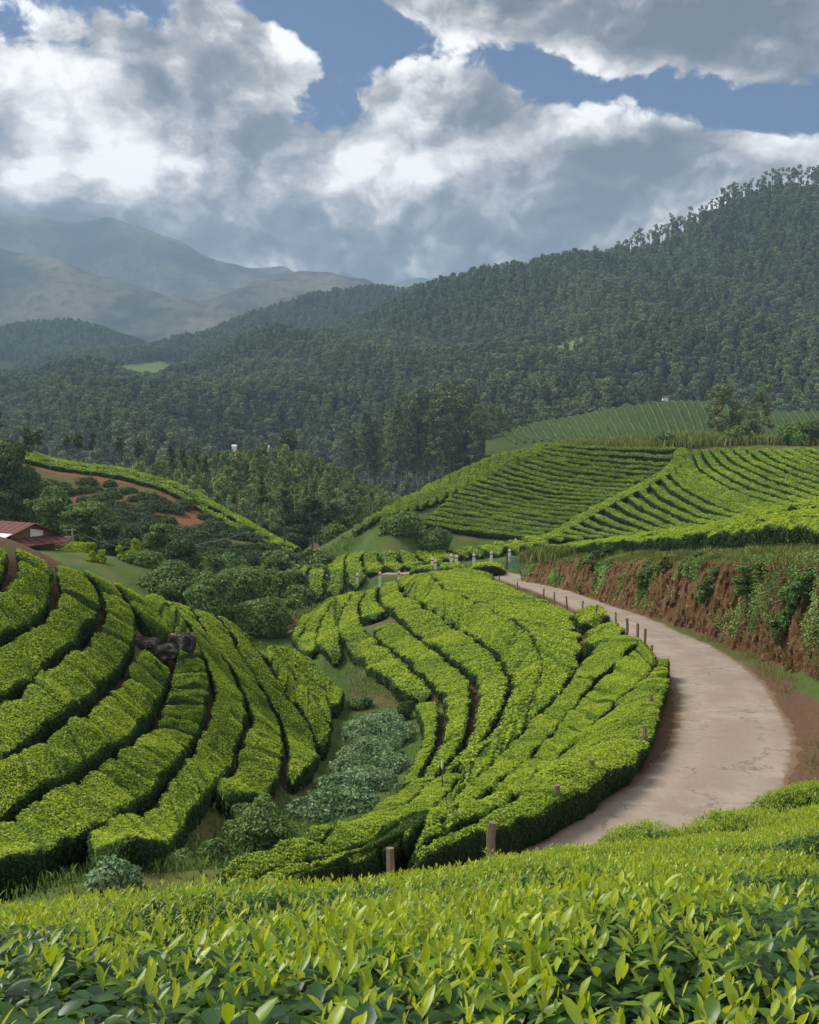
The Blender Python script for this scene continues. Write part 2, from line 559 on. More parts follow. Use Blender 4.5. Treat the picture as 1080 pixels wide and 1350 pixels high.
# centre slope (tops of hedges)
cp([(560, 1060, 24), (680, 1000, 28), (780, 930, 33), (640, 930, 38), (700, 860, 46), (620, 830, 55), (560, 850, 57), (500, 830, 62), (430, 840, 66), (540, 775, 76),
    (600, 760, 82), (480, 785, 78), (405, 832, 76), (600, 751, 88), (480, 775, 86), (430, 797, 82), (560, 1000, 34), (470, 1110, 22.5), (640, 757, 91), (540, 760, 87)], TD)
cp([(646, 1140, 18), (512, 1155, 15.2), (355, 1178, 12.2), (330, 1080, 25.5), (440, 1040, 32.5), (500, 970, 41.5), (560, 920, 46.5), (480, 880, 56), (430, 870, 63), (380, 832, 83),
    (60, 1172, 14.2), (200, 1135, 19.6), (300, 1090, 24), (380, 1050, 29.5), (430, 990, 39), (140, 1170, 16.5), (240, 1150, 18)])
# left hill (tops of hedges)
cp([(0, 694, 29), (100, 730, 32), (200, 778, 37), (300, 815, 43), (380, 850, 50), (452, 902, 55), (0, 900, 22.5), (0, 1000, 19.3), (0, 1130, 16), (100, 820, 28), (100, 950, 22.5),
    (100, 1080, 18.5), (200, 880, 29), (200, 980, 24.5), (200, 1080, 21), (300, 900, 35), (300, 1000, 29), (400, 920, 46), (400, 985, 38), (340, 1040, 27.5), (-200, 650, 28), (-200, 900, 21)], TD)
ctrl += [(-14.5, 39, -7.6), (-11.5, 49, -11), (-9.3, 57, -13.2), (-7, 66, -15), (-22, 36, -6.5), (-30, 30, -4), (-4, 62, -14.6), (-28, 45, -9), (-20, 58, -11.5)]
# house terrace and valley bottom
cp([(150, 738, 95), (60, 722, 95), (20, 720, 84), (220, 745, 95), (-60, 715, 92), (-200, 700, 90), (250, 775, 80), (350, 800, 88), (300, 770, 97), (380, 775, 100)])
# dark tea hill beyond the house
cp([(0, 582, 150), (60, 602, 150), (150, 614, 145), (250, 642, 140), (330, 690, 132), (400, 722, 125), (440, 737, 118), (-150, 560, 150)], 0.7)
cp([(250, 702, 125), (300, 740, 115), (180, 660, 132), (100, 655, 135), (20, 650, 135), (250, 757, 107), (400, 755, 109), (340, 720, 122)])
ctrl += [(-56, 175, -12), (-38, 172, -14), (-24, 165, -17), (-14, 150, -18), (-75, 176, -10), (-8, 135, -16.5)]
# far field this side of the striped hill
cp([(385, 747, 108), (480, 727, 113), (560, 725, 113), (640, 728, 111), (700, 717, 112), (400, 788, 100), (480, 757, 104), (560, 752, 103), (640, 742, 104)], 0.7)
# striped hill
cp([(720, 581, 150), (800, 579, 152), (900, 578, 152), (1000, 580, 150), (1080, 582, 148), (1250, 582, 145), (660, 593, 146), (600, 618, 140), (520, 658, 130), (452, 699, 121),
    (622, 632, 134), (587, 655, 128), (548, 690, 120), (640, 715, 117), (720, 640, 136), (700, 680, 124), (895, 612, 145), (845, 640, 137), (790, 668, 128), (740, 700, 119),
    (850, 712, 113), (950, 690, 109), (1080, 660, 103), (1000, 620, 131), (1080, 620, 127), (1250, 640, 110)], 0.7)
cp([(535, 697, 115), (500, 716, 113)])
ctrl += [(19, 175, -10), (40, 176, -9), (60, 176, -9), (85, 172, -9), (5, 165, -12), (-4, 150, -14), (95, 140, -3)]
ctrl = np.array(ctrl)


def tps_fit(c, lam=0.02):
    n = len(c)
    d2 = ((c[:, None, :2] - c[None, :, :2]) ** 2).sum(-1)
    K = 0.5 * d2 * np.log(d2 + 1e-9)
    A = np.zeros((n + 3, n + 3))
    A[:n, :n] = K + np.eye(n) * lam
    A[:n, n] = 1
    A[:n, n + 1:] = c[:, :2]
    A[n:, :n] = A[:n, n:].T
    w = np.linalg.lstsq(A, np.concatenate([c[:, 2], np.zeros(3)]), rcond=None)[0]
    return c[:, :2].copy(), w


def tps_eval(f, x, y):
    c, w = f
    out = np.full(x.shape, w[len(c)]) + w[len(c) + 1] * x + w[len(c) + 2] * y
    for k in range(len(c)):
        d2 = (x - c[k, 0]) ** 2 + (y - c[k, 1]) ** 2
        out += w[k] * 0.5 * d2 * np.log(d2 + 1e-9)
    return out


low = tps_fit(ctrl, 1.0)
# terrace on top of the cut bank
bank_px = [(1130, 945), (1080, 910), (1020, 880), (980, 860), (953, 852), (920, 837), (870, 820), (830, 808), (787, 793), (753, 781), (720, 773), (687, 767)]
bank_b = [tuple(P(u, v, road_Y(v) + 0.6)) for u, v in bank_px]
bank_b = np.array([(19, 4, -3.6), (16.5, 14, -5.2), (14.2, 22, -7.0), (12.9, 27.5, -7.6)] + bank_b[1:])
bank_b = smoothline(bank_b, 260, 6)
# the top edge of the bank, a little further from the road
bank_t_px = [(1180, 742, 31.5), (1080, 739, 37), (980, 737, 46), (900, 739, 55), (800, 737, 73), (720, 738, 87.5), (689, 741, 91)]
bank_t = np.array([(21.5, 4, -2.0), (18.6, 14, -3.1), (16.2, 22, -3.7)] + [tuple(P(*q)) for q in bank_t_px])
bank_t = smoothline(bank_t, 260, 6)
upc = [tuple(q) for q in bank_t[::14]]
for (u, v, Y) in [(690, 723, 99), (760, 717, 92), (850, 707, 79), (950, 693, 64), (1080, 667, 54), (1250, 640, 46)]:
    q = P(u, v, Y)
    upc.append((q[0], q[1], q[2] - TD))
upc += [(30, 30, -2.5), (40, 60, -4.5), (35, 80, -8), (24, 95, -11), (12, 104, -13), (50, 90, -7)]
upf = tps_fit(np.array(upc), 1.0)

GX0, GX1, GY0, GY1, GS = -80.0, 100.0, -6.0, 186.0, 0.4
gx = np.arange(GX0, GX1 + 1e-6, GS)
gy = np.arange(GY0, GY1 + 1e-6, GS)
XX, YY = np.meshgrid(gx, gy, indexing='ij')


def side_of(curve, x, y):
    """signed distance to an open polyline (positive to its right hand when walking it), and the index of the closest point"""
    best = np.full(x.shape, 1e9)
    idx = np.zeros(x.shape, int)
    sg = np.zeros(x.shape)
    t = np.gradient(curve[:, :2], axis=0)
    for k in range(0, len(curve)):
        dx, dy = x - curve[k, 0], y - curve[k, 1]
        d = dx * dx + dy * dy
        m = d < best
        best = np.where(m, d, best)
        idx = np.where(m, k, idx)
        sg = np.where(m, np.sign(dx * t[k, 1] - dy * t[k, 0]), sg)
    return np.sqrt(best) * sg, idx


HL = tps_eval(low, XX, YY)
HU = tps_eval(upf, XX, YY)
# walking the bank from the camera outwards the terrace is on the right; close the curve off to the right past its corner
bclose = np.concatenate([bank_b[:, :2], [[12.0, 96.5], [16, 100.5], [26, 100], [40, 90], [60, 70], [100, 45]]])
bclose = np.concatenate([bank_b[:, :2], resample(bclose[259:], 160)[1:]])
SB, IB = side_of(bclose, XX, YY)
soft = np.where(IB < 262, 0.5, 7.0)
tclose = np.concatenate([bank_t[:, :2], resample(np.array([bank_t[-1, :2], [12.0, 97.5], [16, 101], [26, 100], [40, 90], [60, 70], [100, 45]]), 160)[1:]])
ST_, IT = side_of(tclose, XX, YY)
MU = sstep(ST_, 0.0, np.where(IT < 262, 0.5, 7.0))
RD, RI = side_of(road_c, XX, YY)
RD = np.abs(RD)
rz = road_c[RI, 2]
HL = HL + (rz - HL) * (1 - sstep(RD, 1.9, 4.2))
HZ = HL + (HU - HL) * MU
HZ += 0.10 * fbm(np.stack([XX * 0.5, YY * 0.5], -1), 3, 3) * sstep(RD, 1.6, 2.6)
HZ -= 0.10 * (1 - sstep(RD, 1.0, 1.5))


def H(x, y):
    x = np.asarray(x, float)
    y = np.asarray(y, float)
    fx = np.clip((x - GX0) / GS, 0, len(gx) - 1.001)
    fy = np.clip((y - GY0) / GS, 0, len(gy) - 1.001)
    i, j = fx.astype(int), fy.astype(int)
    a, b = fx - i, fy - j
    return HZ[i, j] * (1 - a) * (1 - b) + HZ[i + 1, j] * a * (1 - b) + HZ[i, j + 1] * (1 - a) * b + HZ[i + 1, j + 1] * a * b


def hit(uv, dz=0.0, y0=6.0, y1=180.0):
    """points where the sight lines through pixels meet the ground raised by dz (closest pass where they miss)"""
    uv = np.asarray(uv, float).reshape(-1, 2)
    d = pdir(uv[:, 0], uv[:, 1])
    d = d / d[:, 1:2]
    ys = np.exp(np.linspace(math.log(y0), math.log(y1), 900))
    z = d[:, 2:3] * ys
    gap = z - (H(d[:, 0:1] * ys, ys + 0 * z) + dz)
    under = gap < 0
    first = np.where(under.any(1), under.argmax(1), gap.argmin(1))
    k = np.clip(first, 1, len(ys) - 1)
    r = np.arange(len(uv))
    g0, g1 = gap[r, k - 1], gap[r, k]
    f = np.where(under.any(1), g0 / (g0 - g1 + 1e-9), 1.0)
    Yh = ys[k - 1] + np.clip(f, 0, 1) * (ys[k] - ys[k - 1])
    return d * Yh[:, None]


# masks painted into vertex attributes: open soil and thick grass (soil and grass are what lies there)
def near_poly(px, x, y, r, dz=0.0, **k):
    q = hit(px, dz, **k)
    q = resample(q[:, :2], 60)
    d = np.full(x.shape, 1e9)
    for a in q:
        d = np.minimum(d, (x - a[0]) ** 2 + (y - a[1]) ** 2)
    return 1 - sstep(np.sqrt(d), r * 0.5, r)


bare = np.full(XX.shape, 0.10)
lush = np.full(XX.shape, 0.02)
lush += 0.35 * sstep(YY, 60, 75) * (1 - sstep(YY, 140, 170))
lush += 0.5 * near_poly([(60, 1180), (200, 1150), (330, 1095), (440, 1045), (500, 960)], XX, YY, 3.5)
lush += 0.35 * near_poly([(450, 880), (490, 905), (520, 940)], XX, YY, 4.0)
bare += 0.25 * near_poly([(480, 880), (540, 920), (580, 940), (600, 1000)], XX, YY, 3.5)
bare += 0.35 * near_poly([(20, 1165), (150, 1120), (300, 1060), (400, 1020)], XX, YY, 2.2)
bare += 0.9 * near_poly([(370, 832), (395, 818), (420, 808)], XX, YY, 3.0)
bare += 1.0 * near_poly([(55, 616), (133, 630), (187, 638), (240, 648)], XX, YY, 1.3, y0=100)
bare += 0.9 * near_poly([(238, 655), (255, 690), (275, 692)], XX, YY, 2.6, y0=100)
bare += 0.8 * near_poly([(60, 640), (80, 650), (215, 676)], XX, YY, 2.2, y0=100)
lush += 0.9 * near_poly([(140, 740), (180, 738), (220, 745)], XX, YY, 6.0, y0=70)
bare += 0.7 * near_poly([(60, 712), (110, 712)], XX, YY, 7.0, y0=70)
face = sstep(YY, 108, 116) * (1 - sstep(XX, -16, -8))
lush -= 0.24 * face
sface = sstep(YY, 112, 120) * sstep(XX, -6, 2)
lush -= 0.15 * sface
verge = (1 - sstep(np.abs(RD - 2.1), 0.25, 0.7))
bare += 0.35 * verge
lush += 0.42 * (1 - sstep(np.abs(SB + 0.6), 0.15, 0.8)) * (IB < 262)
lush += 0.16 * (1 - sstep(np.abs(ST_ - 0.6), 0.8, 2.0)) * (IB < 300)

gm = mk_mesh('ground', np.stack([XX, YY, HZ], -1), gridquads(len(gx), len(gy)), None, [M_ground], True,
             {'bare': (bare.ravel(), 'POINT'), 'lush': (lush.ravel(), 'POINT')})
tag(link('ground', gm), kind='structure')


def build_road():
    n, m = 1200, 21
    global road_c
    rc0, road_c = road_c, resample(road_c, 1200)
    t = np.gradient(road_c[:, :2], axis=0)
    t /= np.linalg.norm(t, axis=1)[:, None]
    nrm = np.stack([t[:, 1], -t[:, 0]], -1)
    lat = np.linspace(-1, 1, m)
    hw = 1.62 + 0.16 * fbm(np.stack([np.arange(n) * 0.03, np.zeros(n)], -1), 3, 5)
    V = np.zeros((n, m, 3))
    wob = 0.20 * fbm(np.stack([np.arange(n)[:, None] * 0.21 + 0 * lat, np.sign(lat)[None, :] * 3 + np.zeros((n, 1))], -1), 4, 8, 0.7)
    off = lat[None, :] * (hw[:, None] + wob * (np.abs(lat) > 0.8))
    V[:, :, :2] = road_c[:, None, :2] + nrm[:, None, :] * off[..., None]
    V[:, :, 2] = road_c[:, None, 2] + 0.03 * (1 - lat ** 2) - 0.07 * (np.abs(lat) > 0.98) + 0.015 * fbm(V[..., :2] * 0.8, 3, 2)
    edge = np.broadcast_to(sstep(np.abs(lat), 0.55, 1.0), (n, m))
    me = mk_mesh('road', V, gridquads(n, m), None, [M_road], True, {'edge': (edge.ravel(), 'POINT'), 'lane': (np.broadcast_to(np.exp(-((np.abs(lat) - 0.45) / 0.17) ** 2), (n, m)).ravel(), 'POINT')})
    tag(link('road', me), kind='structure')
    road_c = rc0


build_road()


def build_bank():
    n, m = 1100, 46
    b = resample(bank_b, n)
    t = resample(bank_t, n)
    w = np.linspace(0, 1, m)
    # steep face that overhangs a little near the top, then a lip going into the terrace
    hor = np.interp(w, [0, .1, .5, .8, .9, 1.0], [-0.25, 0.02, 0.50, 0.80, 1.0, 1.6])
    ver = np.interp(w, [0, .1, .5, .8, .9, 1.0], [-0.06, 0.06, 0.60, 0.95, 1.0, 1.0])
    V = np.zeros((n, m, 3))
    dirv = t - b
    V[:, :, :2] = b[:, None, :2] + dirv[:, None, :2] * hor[None, :, None]
    V[:, :, 2] = b[:, None, 2] + dirv[:, None, 2] * ver[None, :]
    dn = dirv[:, :2] / np.linalg.norm(dirv[:, :2], axis=1)[:, None]
    s = np.arange(n)[:, None] * 0.0958 + 0 * w
    q = np.stack([s, V[..., 2] * 0.7, 0 * s], -1)
    rid = fbm(np.stack([s * 0.8, V[..., 2] * 0.3, 0 * s], -1), 5, 21, 0.6) * 0.55 + fbm(q * 2.4, 5, 31, 0.62) * 0.34 + fbm(q * 6, 3, 35, 0.7) * 0.17
    amp = np.interp(w, [0, .1, .8, 1.0], [0.5, 1, 1, 0.15])
    V[:, :, :2] += dn[:, None, :] * (rid * amp)[..., None]
    V[:, -1, 2] = H(V[:, -1, 0], V[:, -1, 1]) + 0.01
    V[:, -2, 2] += 0.02
    V[:, :, 2] += 0.08 * fbm(q * 1.5, 3, 41) * np.interp(w, [0, .5, .95, 1], [0, .5, 1, 0])
    lu = 0.10 + 0.55 * sstep(w[None, :] + 0 * s, 0.84, 0.95) + 0.16 * sstep(-b[:, 1:2] + 0 * w, -60, -38) - 0.30 * sstep(b[:, 1:2] + 0 * w, 60, 75) + 0.42 * fbm(np.stack([s * 0.16, V[..., 2] * 0.35, 0 * s], -1), 3, 77) * np.interp(w, [0, .3, 1], [.3, 1, 1.0])
    me = mk_mesh('earth_bank', V, gridquads(n, m), None, [M_bank], True, {'lush': (lu.ravel(), 'POINT')})
    tag(link('earth_bank', me), kind='structure')
    return V.reshape(-1, 3), gridquads(n, m), lu.ravel()


BANK_V, BANK_Q, BANK_L = build_bank()

# ------------------------------------------------------------------ leaves
def leaf_cards(pos, nrm, size, tilt, seed, width=0.45, fold=0.12):
    """one four-cornered leaf per point; returns V (n*4,3) and quads"""
    r = np.random.default_rng(seed)
    n = len(pos)
    nn = nrm + r.normal(0, tilt, (n, 3))
    nn /= np.linalg.norm(nn, axis=1)[:, None] + 1e-9
    a = r.normal(0, 1, (n, 3))
    a -= nn * (a * nn).sum(1)[:, None]
    a /= np.linalg.norm(a, axis=1)[:, None] + 1e-9
    b = np.cross(nn, a)
    L = np.broadcast_to(size, (n,)) * r.uniform(0.7, 1.3, n)
    Wd = L * width
    up = nn * (L * fold)[:, None]
    v0 = pos - a * (L * 0.5)[:, None]
    v2 = pos + a * (L * 0.5)[:, None] - up * 0.6
    v1 = pos + b * (Wd * 0.5)[:, None] + up
    v3 = pos - b * (Wd * 0.5)[:, None] + up
    return np.stack([v0, v1, v2, v3], 1).reshape(-1, 3), np.arange(n * 4).reshape(n, 4)


def sample_faces(V, Q, n, seed, weight=None):
    r = np.random.default_rng(seed)
    a, b, c, d = (V[Q[:, k]] for k in range(4))
    cr = np.cross(c - a, d - b)
    ar = np.linalg.norm(cr, axis=1) * 0.5
    nr = cr / (2 * ar[:, None] + 1e-12)
    w = ar if weight is None else ar * weight
    k = r.choice(len(Q), n, p=w / w.sum())
    s, t = r.random(n)[:, None], r.random(n)[:, None]
    p = (a[k] * (1 - s) + b[k] * s) * (1 - t) + (d[k] * (1 - s) + c[k] * s) * t
    return p, nr[k], k, ar.sum()


PROF = np.array([(-.80, -.05), (-.88, .22), (-.96, .50), (-1.0, .76), (-.985, .90), (-.90, .975), (-.45, 1.0), (0, 1.01), (.45, 1.0), (.90, .975), (.985, .90), (1.0, .76), (.96, .50), (.88, .22), (.80, -.05)])


def hedge_mesh(A, B, h, seed, gap=0.42, lump=1.0, leaf_gain=1.0, m=None, ds=None, cover=1.5, young=0.6, breaks=None):
    """a plucked tea hedge between two plan curves: core loaf plus its leaves, one mesh"""
    r = np.random.default_rng(seed)
    A, B = np.asarray(A)[:, :2], np.asarray(B)[:, :2]
    Ls = 0.5 * (plen(A) + plen(B))
    mid = 0.5 * (A.mean(0) + B.mean(0))
    dist = max(6.0, np.linalg.norm(mid))
    ds = ds or np.clip(dist * 0.005, 0.11, 0.6)
    n = max(6, int(Ls / ds))
    A, B = resample(A, n), resample(B, n)
    c = 0.5 * (A + B)
    wv = 0.5 * (B - A)
    hw = np.linalg.norm(wv, axis=1)
    wd = wv / (hw[:, None] + 1e-9)
    hw = np.maximum(hw - gap * 0.5, 0.12)
    s = np.linspace(0, Ls, n)
    e = np.minimum(s, Ls - s)
    rr = np.minimum(0.55, Ls * 0.3)
    tap = np.sqrt(np.clip(1 - (1 - np.clip(e / rr, 0, 1)) ** 2, 0.02, 1))
    prof = PROF if m is None else resample(PROF, m)
    m = len(prof)
    lat, hh = prof[:, 0], prof[:, 1]
    # bushes along the row: each about 1.1 m with a soft dip between
    sb = s + 0.35 * vnoise(np.stack([s * 0.6, 0 * s + seed * 1.7], -1), 3)
    dip = np.abs(np.sin(math.pi * sb / 1.15 + seed))
    dip = (1 - (1 - np.clip(dip / 0.5, 0, 1)) ** 2)
    hwv = hw * (0.80 + 0.20 * dip) * tap
    side = 1 + lump * 0.16 * vnoise(np.stack([np.repeat(s[:, None] * 1.1, m, 1), np.sign(lat)[None, :] * 5 + np.zeros((n, 1)), np.full((n, m), seed * 2.3)], -1), 9)
    off = lat[None, :] * hwv[:, None] * side
    V = np.zeros((n, m, 3))
    V[..., :2] = c[:, None, :] + wd[:, None, :] * off[..., None]
    bh = _hash(np.floor(sb / 1.15).astype(np.int64), np.zeros(n, np.int64), np.zeros(n, np.int64), seed)
    hv = h * (0.80 + 0.16 * dip + 0.10 * bh * dip) * (0.35 + 0.65 * tap) * (1 + 0.10 * vnoise(np.stack([s * 0.5, 0 * s + seed], -1), 4))
    V[..., 2] = H(V[..., 0], V[..., 1]) + hh[None, :] * hv[:, None]
    q = V * np.array([1, 1, 1.0])
    V[..., 2] += lump * (0.075 * vnoise(q * 1.6, 11) + 0.05 * vnoise(q * 4.3, 12) + 0.02 * vnoise(q * 9, 12)) * np.clip(hh, 0, 1)[None, :]
    V[..., :2] += wd[:, None, :] * (0.05 * lump * vnoise(q * 3.7, 13))[..., None]
    V = V.reshape(-1, 3)
    Q = gridquads(n, m)
    p, nr, k, area = sample_faces(V, Q, 1, 1)
    # make sure normals point outwards
    flip = np.sign(np.cross(V[Q[:, 2]] - V[Q[:, 0]], V[Q[:, 3]] - V[Q[:, 1]])[:, 2].sum())
    if flip < 0:
        Q = Q[:, ::-1]
    Lf = max(0.052, dist * 0.0025) * leaf_gain
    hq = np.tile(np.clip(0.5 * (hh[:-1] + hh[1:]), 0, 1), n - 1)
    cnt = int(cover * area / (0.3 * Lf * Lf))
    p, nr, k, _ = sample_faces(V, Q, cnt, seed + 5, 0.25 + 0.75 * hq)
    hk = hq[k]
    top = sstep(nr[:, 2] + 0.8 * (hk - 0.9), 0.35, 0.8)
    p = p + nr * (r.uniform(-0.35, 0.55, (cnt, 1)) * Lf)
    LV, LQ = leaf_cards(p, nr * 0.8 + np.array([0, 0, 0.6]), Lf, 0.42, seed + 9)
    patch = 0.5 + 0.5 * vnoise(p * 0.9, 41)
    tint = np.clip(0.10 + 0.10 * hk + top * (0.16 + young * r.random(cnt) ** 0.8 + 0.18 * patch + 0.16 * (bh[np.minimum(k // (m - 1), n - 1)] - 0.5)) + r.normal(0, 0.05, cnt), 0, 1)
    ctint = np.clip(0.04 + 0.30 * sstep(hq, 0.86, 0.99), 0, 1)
    VV = np.concatenate([V, LV])
    QQ = np.concatenate([Q, LQ + len(V)])
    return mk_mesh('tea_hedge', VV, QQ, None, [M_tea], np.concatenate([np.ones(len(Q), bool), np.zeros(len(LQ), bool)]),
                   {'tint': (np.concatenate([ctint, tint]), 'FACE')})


ORD = ['first', 'second', 'third', 'fourth', 'fifth', 'sixth', 'seventh', 'eighth', 'ninth', 'tenth', 'eleventh', 'twelfth', 'thirteenth', 'fourteenth', 'fifteenth', 'sixteenth',
       'seventeenth', 'eighteenth', 'nineteenth', 'twentieth', 'twenty-first', 'twenty-second', 'twenty-third', 'twenty-fourth', 'twenty-fifth', 'twenty-sixth', 'twenty-seventh',
       'twenty-eighth', 'twenty-ninth', 'thirtieth']
_seed = [100]


def row(A_px, B_px, label, group, h=TD, y0=6.0, y1=180.0, lift=0.9, smooth=4, **kw):
    A = smoothline(hit(A_px, h * lift, y0, y1)[:, :2], 60, smooth)
    B = smoothline(hit(B_px, h * lift, y0, y1)[:, :2], 60, smooth)
    _seed[0] += 1
    o = link('tea_hedge', hedge_mesh(A, B, h, _seed[0], **kw))
    tag(o, label, 'tea hedge', group)
    return o


# --- left hill: the dark lanes between rows, traced from the crest down
LG = [
    [(-60, 690), (-75, 720), (-90, 745)],
    [(5, 712), (13, 725), (20, 738), (18, 749), (7, 764), (-10, 783), (-60, 810)],
    [(60, 733), (74, 753), (78, 768), (74, 786), (65, 801), (55, 818), (31, 831), (0, 849), (-60, 875)],
    [(92, 743), (111, 760), (128, 777), (134, 794), (135, 810), (126, 827), (111, 842), (93, 857), (80, 870), (56, 884), (33, 903), (0, 925), (-60, 955)],
    [(138, 762), (159, 781), (172, 797), (181, 810), (184, 830), (181, 850), (172, 872), (153, 900), (130, 925), (93, 947), (50, 978), (0, 1003), (-60, 1030)],
    [(183, 782), (200, 800), (215, 815), (230, 838), (236, 860), (232, 882), (226, 905), (207, 943), (190, 963), (160, 987), (103, 1020), (40, 1057), (0, 1085), (-60, 1115)],
    [(222, 793), (240, 818), (258, 844), (272, 874), (279, 905), (276, 933), (266, 963), (252, 991), (236, 1016), (208, 1045), (178, 1072), (140, 1088), (106, 1106), (69, 1121), (17, 1142), (-40, 1165)],
    [(250, 800), (269, 831), (291, 863), (302, 877), (316, 902), (325, 922), (330, 947), (323, 972), (311, 997), (297, 1022), (280, 1046), (262, 1066), (240, 1086), (206, 1107), (167, 1121), (126, 1108)],
    [(280, 806), (299, 828), (311, 852), (324, 872), (338, 897), (352, 916), (366, 938), (374, 963), (377, 988), (373, 1019), (360, 1038), (320, 1054), (288, 1060)],
    [(312, 820), (336, 856), (355, 877), (369, 902), (383, 922), (402, 947), (413, 966), (423, 988), (418, 1010), (400, 1022), (374, 1026)],
    [(335, 826), (350, 848), (372, 872), (390, 897), (408, 920), (426, 940), (441, 962), (432, 974), (419, 982)],
    [(352, 832), (374, 858), (398, 882), (420, 902), (436, 918), (432, 930), (424, 936)],
    [(366, 838), (390, 856), (416, 876), (440, 893), (455, 903), (452, 912)],
]
LL = ['curved tea hedge over the shoulder of the left hill, highest at the photo edge', 'broad curved tea hedge on the left hill running just below the highest row',
      'broad tea hedge bending like an elbow on the left hill, behind the rock rows', 'tea hedge on the left hill whose bend ends just behind the dark rocks',
      'tea hedge on the left hill running up to the dark rocks from the left', 'tea hedge starting right under the dark rocks and sweeping left',
      'long tea hedge passing the right side of the dark rocks to the bottom left', 'lowest sweeping tea hedge of the left hill, its rounded end above bare brown soil',
      'tea hedge on the left hill ending in a wide blunt end above the gully', 'tea hedge of the left hill ending beside the top of the silvery shrubs', 'short tea hedge of the left hill ending halfway along the gully',
      'thin tea hedge at the outer right shoulder of the left hill']


def rows_between(G, labels, group, lo=0, **kw):
    for k in range(len(G) - 1):
        row(G[k], G[k + 1], labels[k], group, **kw)


def split_row(a, b, ta, tb):
    """part of a row between fractions ta..tb of its length"""
    a, b = resample(a, 50), resample(b, 50)
    i, j = int(ta * 49), int(tb * 49) + 1
    return a[i:j], b[i:j]


TRUNC = {6: 13, 7: 11, 8: 10, 9: 8, 10: 7}                        # where the upper lane of a row ends; the lower lane curls round its blunt end
LKW = dict(y0=14.5, y1=60.0, gap=0.26)
for k in range(len(LG) - 1):
    if k == 4:          # the rocks stand in this row
        for (ta, tb, lb) in ((0, 0.17, 'short tea hedge on the left hill between the crest and the dark rocks'), (0.26, 1.0, LL[k])):
            a, b = split_row(LG[k], LG[k + 1], ta, tb)
            row(a, b, lb, 'tea hedge rows on the left hill', **LKW)
    else:
        row(LG[k][:TRUNC.get(k, 99)], LG[k + 1][:-1] if k in TRUNC else LG[k + 1], LL[k], 'tea hedge rows on the left hill', h=0.60 if 4 < k < 8 else TD, **LKW)

# --- centre slope
K3 = [(470, 781), (456, 797), (447, 814), (443, 830), (447, 843), (456, 857), (467, 866), (484, 881), (502, 893), (520, 910), (540, 922), (548, 950), (552, 975), (542, 1010), (520, 1045)]
K4 = [(482, 781), (472, 799), (476, 817), (484, 832), (498, 845), (516, 860), (533, 872), (551, 890), (566, 906), (578, 916), (583, 930), (584, 950), (578, 979), (566, 1003), (545, 1030)]
K5 = [(503, 772), (496, 787), (502, 797), (516, 811), (529, 824), (549, 838), (562, 851), (582, 864), (600, 878), (615, 886), (624, 896), (627, 916), (624, 941), (617, 969), (604, 996), (580, 1022)]
K6 = [(524, 766), (532, 781), (544, 790), (560, 803), (584, 814), (604, 829), (620, 840), (638, 851), (658, 864), (668, 882), (676, 896), (673, 919), (666, 941), (648, 968), (628, 990), (600, 1016)]
K7 = [(556, 755), (573, 769), (591, 780), (618, 793), (636, 800), (658, 809), (676, 820), (691, 829), (702, 842), (713, 856), (717, 874), (718, 888), (710, 910), (690, 934), (668, 958), (645, 985), (615, 1015)]
K8 = [(640, 756), (655, 768), (680, 778), (705, 790), (727, 797), (748, 806), (757, 818), (764, 836), (766, 856), (765, 870), (756, 890), (748, 907), (726, 930), (697, 955), (669, 986), (634, 1024), (600, 1056)]
row([(398, 816), (390, 826), (384, 836), (384, 846)], [(427, 797), (413, 812), (402, 828), (393, 843)], 'small tea hedge at the left tip of the middle slope above the reddish path', 'tea hedge rows on the middle slope')
row([(427, 797), (413, 812), (402, 828), (393, 843), (390, 852)], [(449, 785), (436, 803), (424, 819), (418, 837), (416, 854), (413, 864)], 'short tea hedge at the left end of the middle slope beside the path tip', 'tea hedge rows on the middle slope')
row([(449, 785), (436, 803), (424, 819), (418, 837), (416, 854), (425, 866)], [(470, 781), (456, 797), (447, 814), (443, 830), (448, 845), (460, 864)], 'tea hedge of the middle slope with a squared end above the grassy hollow', 'tea hedge rows on the middle slope')
a, b = split_row(K3, K4, 0, 0.60)
row(a, b, 'long tea hedge along the upper edge of the brown grassy hollow', 'tea hedge rows on the middle slope')
a, b = split_row(K3, K4, 0.63, 1.0)
row(a, b, 'tea hedge running downhill on the right of the silvery shrubs', 'tea hedge rows on the middle slope')
a, b = split_row(K4, K5, 0, 0.14)
row(a, b, 'stubby tea hedge at the crest of the middle slope ending above a longer row', 'tea hedge rows on the middle slope')
a, b = split_row(K4, K5, 0.2, 1.0)
row(a, b, 'tea hedge starting below the stubby one and bending downhill past brown soil', 'tea hedge rows on the middle slope')
row(K5, K6, 'long tea hedge from the crest down to the thin stake on the middle slope', 'tea hedge rows on the middle slope')
row(K6, K7, 'long tea hedge on the middle slope, second inside the row along the road', 'tea hedge rows on the middle slope')
row(K7, K8, 'bumpy tea hedge along the far road fence, its outer bushes against the road', 'tea hedge rows on the middle slope')
row([(758, 810), (762, 820), (765, 826)], [(792, 802), (803, 810), (805, 816)], 'single small tea hedge standing in the gap beside the road posts', 'tea hedge rows on the middle slope', smooth=1, gap=0.2)
row([(770, 835), (768, 850), (772, 858)], [(818, 822), (826, 832), (822, 842)], 'short tea hedge by the road just below the single small one', 'tea hedge rows on the middle slope', smooth=1, gap=0.3)
K8b = [(822, 836), (790, 850), (772, 864), (765, 876), (756, 892), (748, 907), (726, 930), (697, 955), (669, 986), (634, 1024), (600, 1056), (560, 1085)]
K9 = [(850, 845), (826, 866), (800, 886), (766, 921), (741, 950), (710, 985), (685, 1010), (640, 1050), (600, 1085), (540, 1112)]
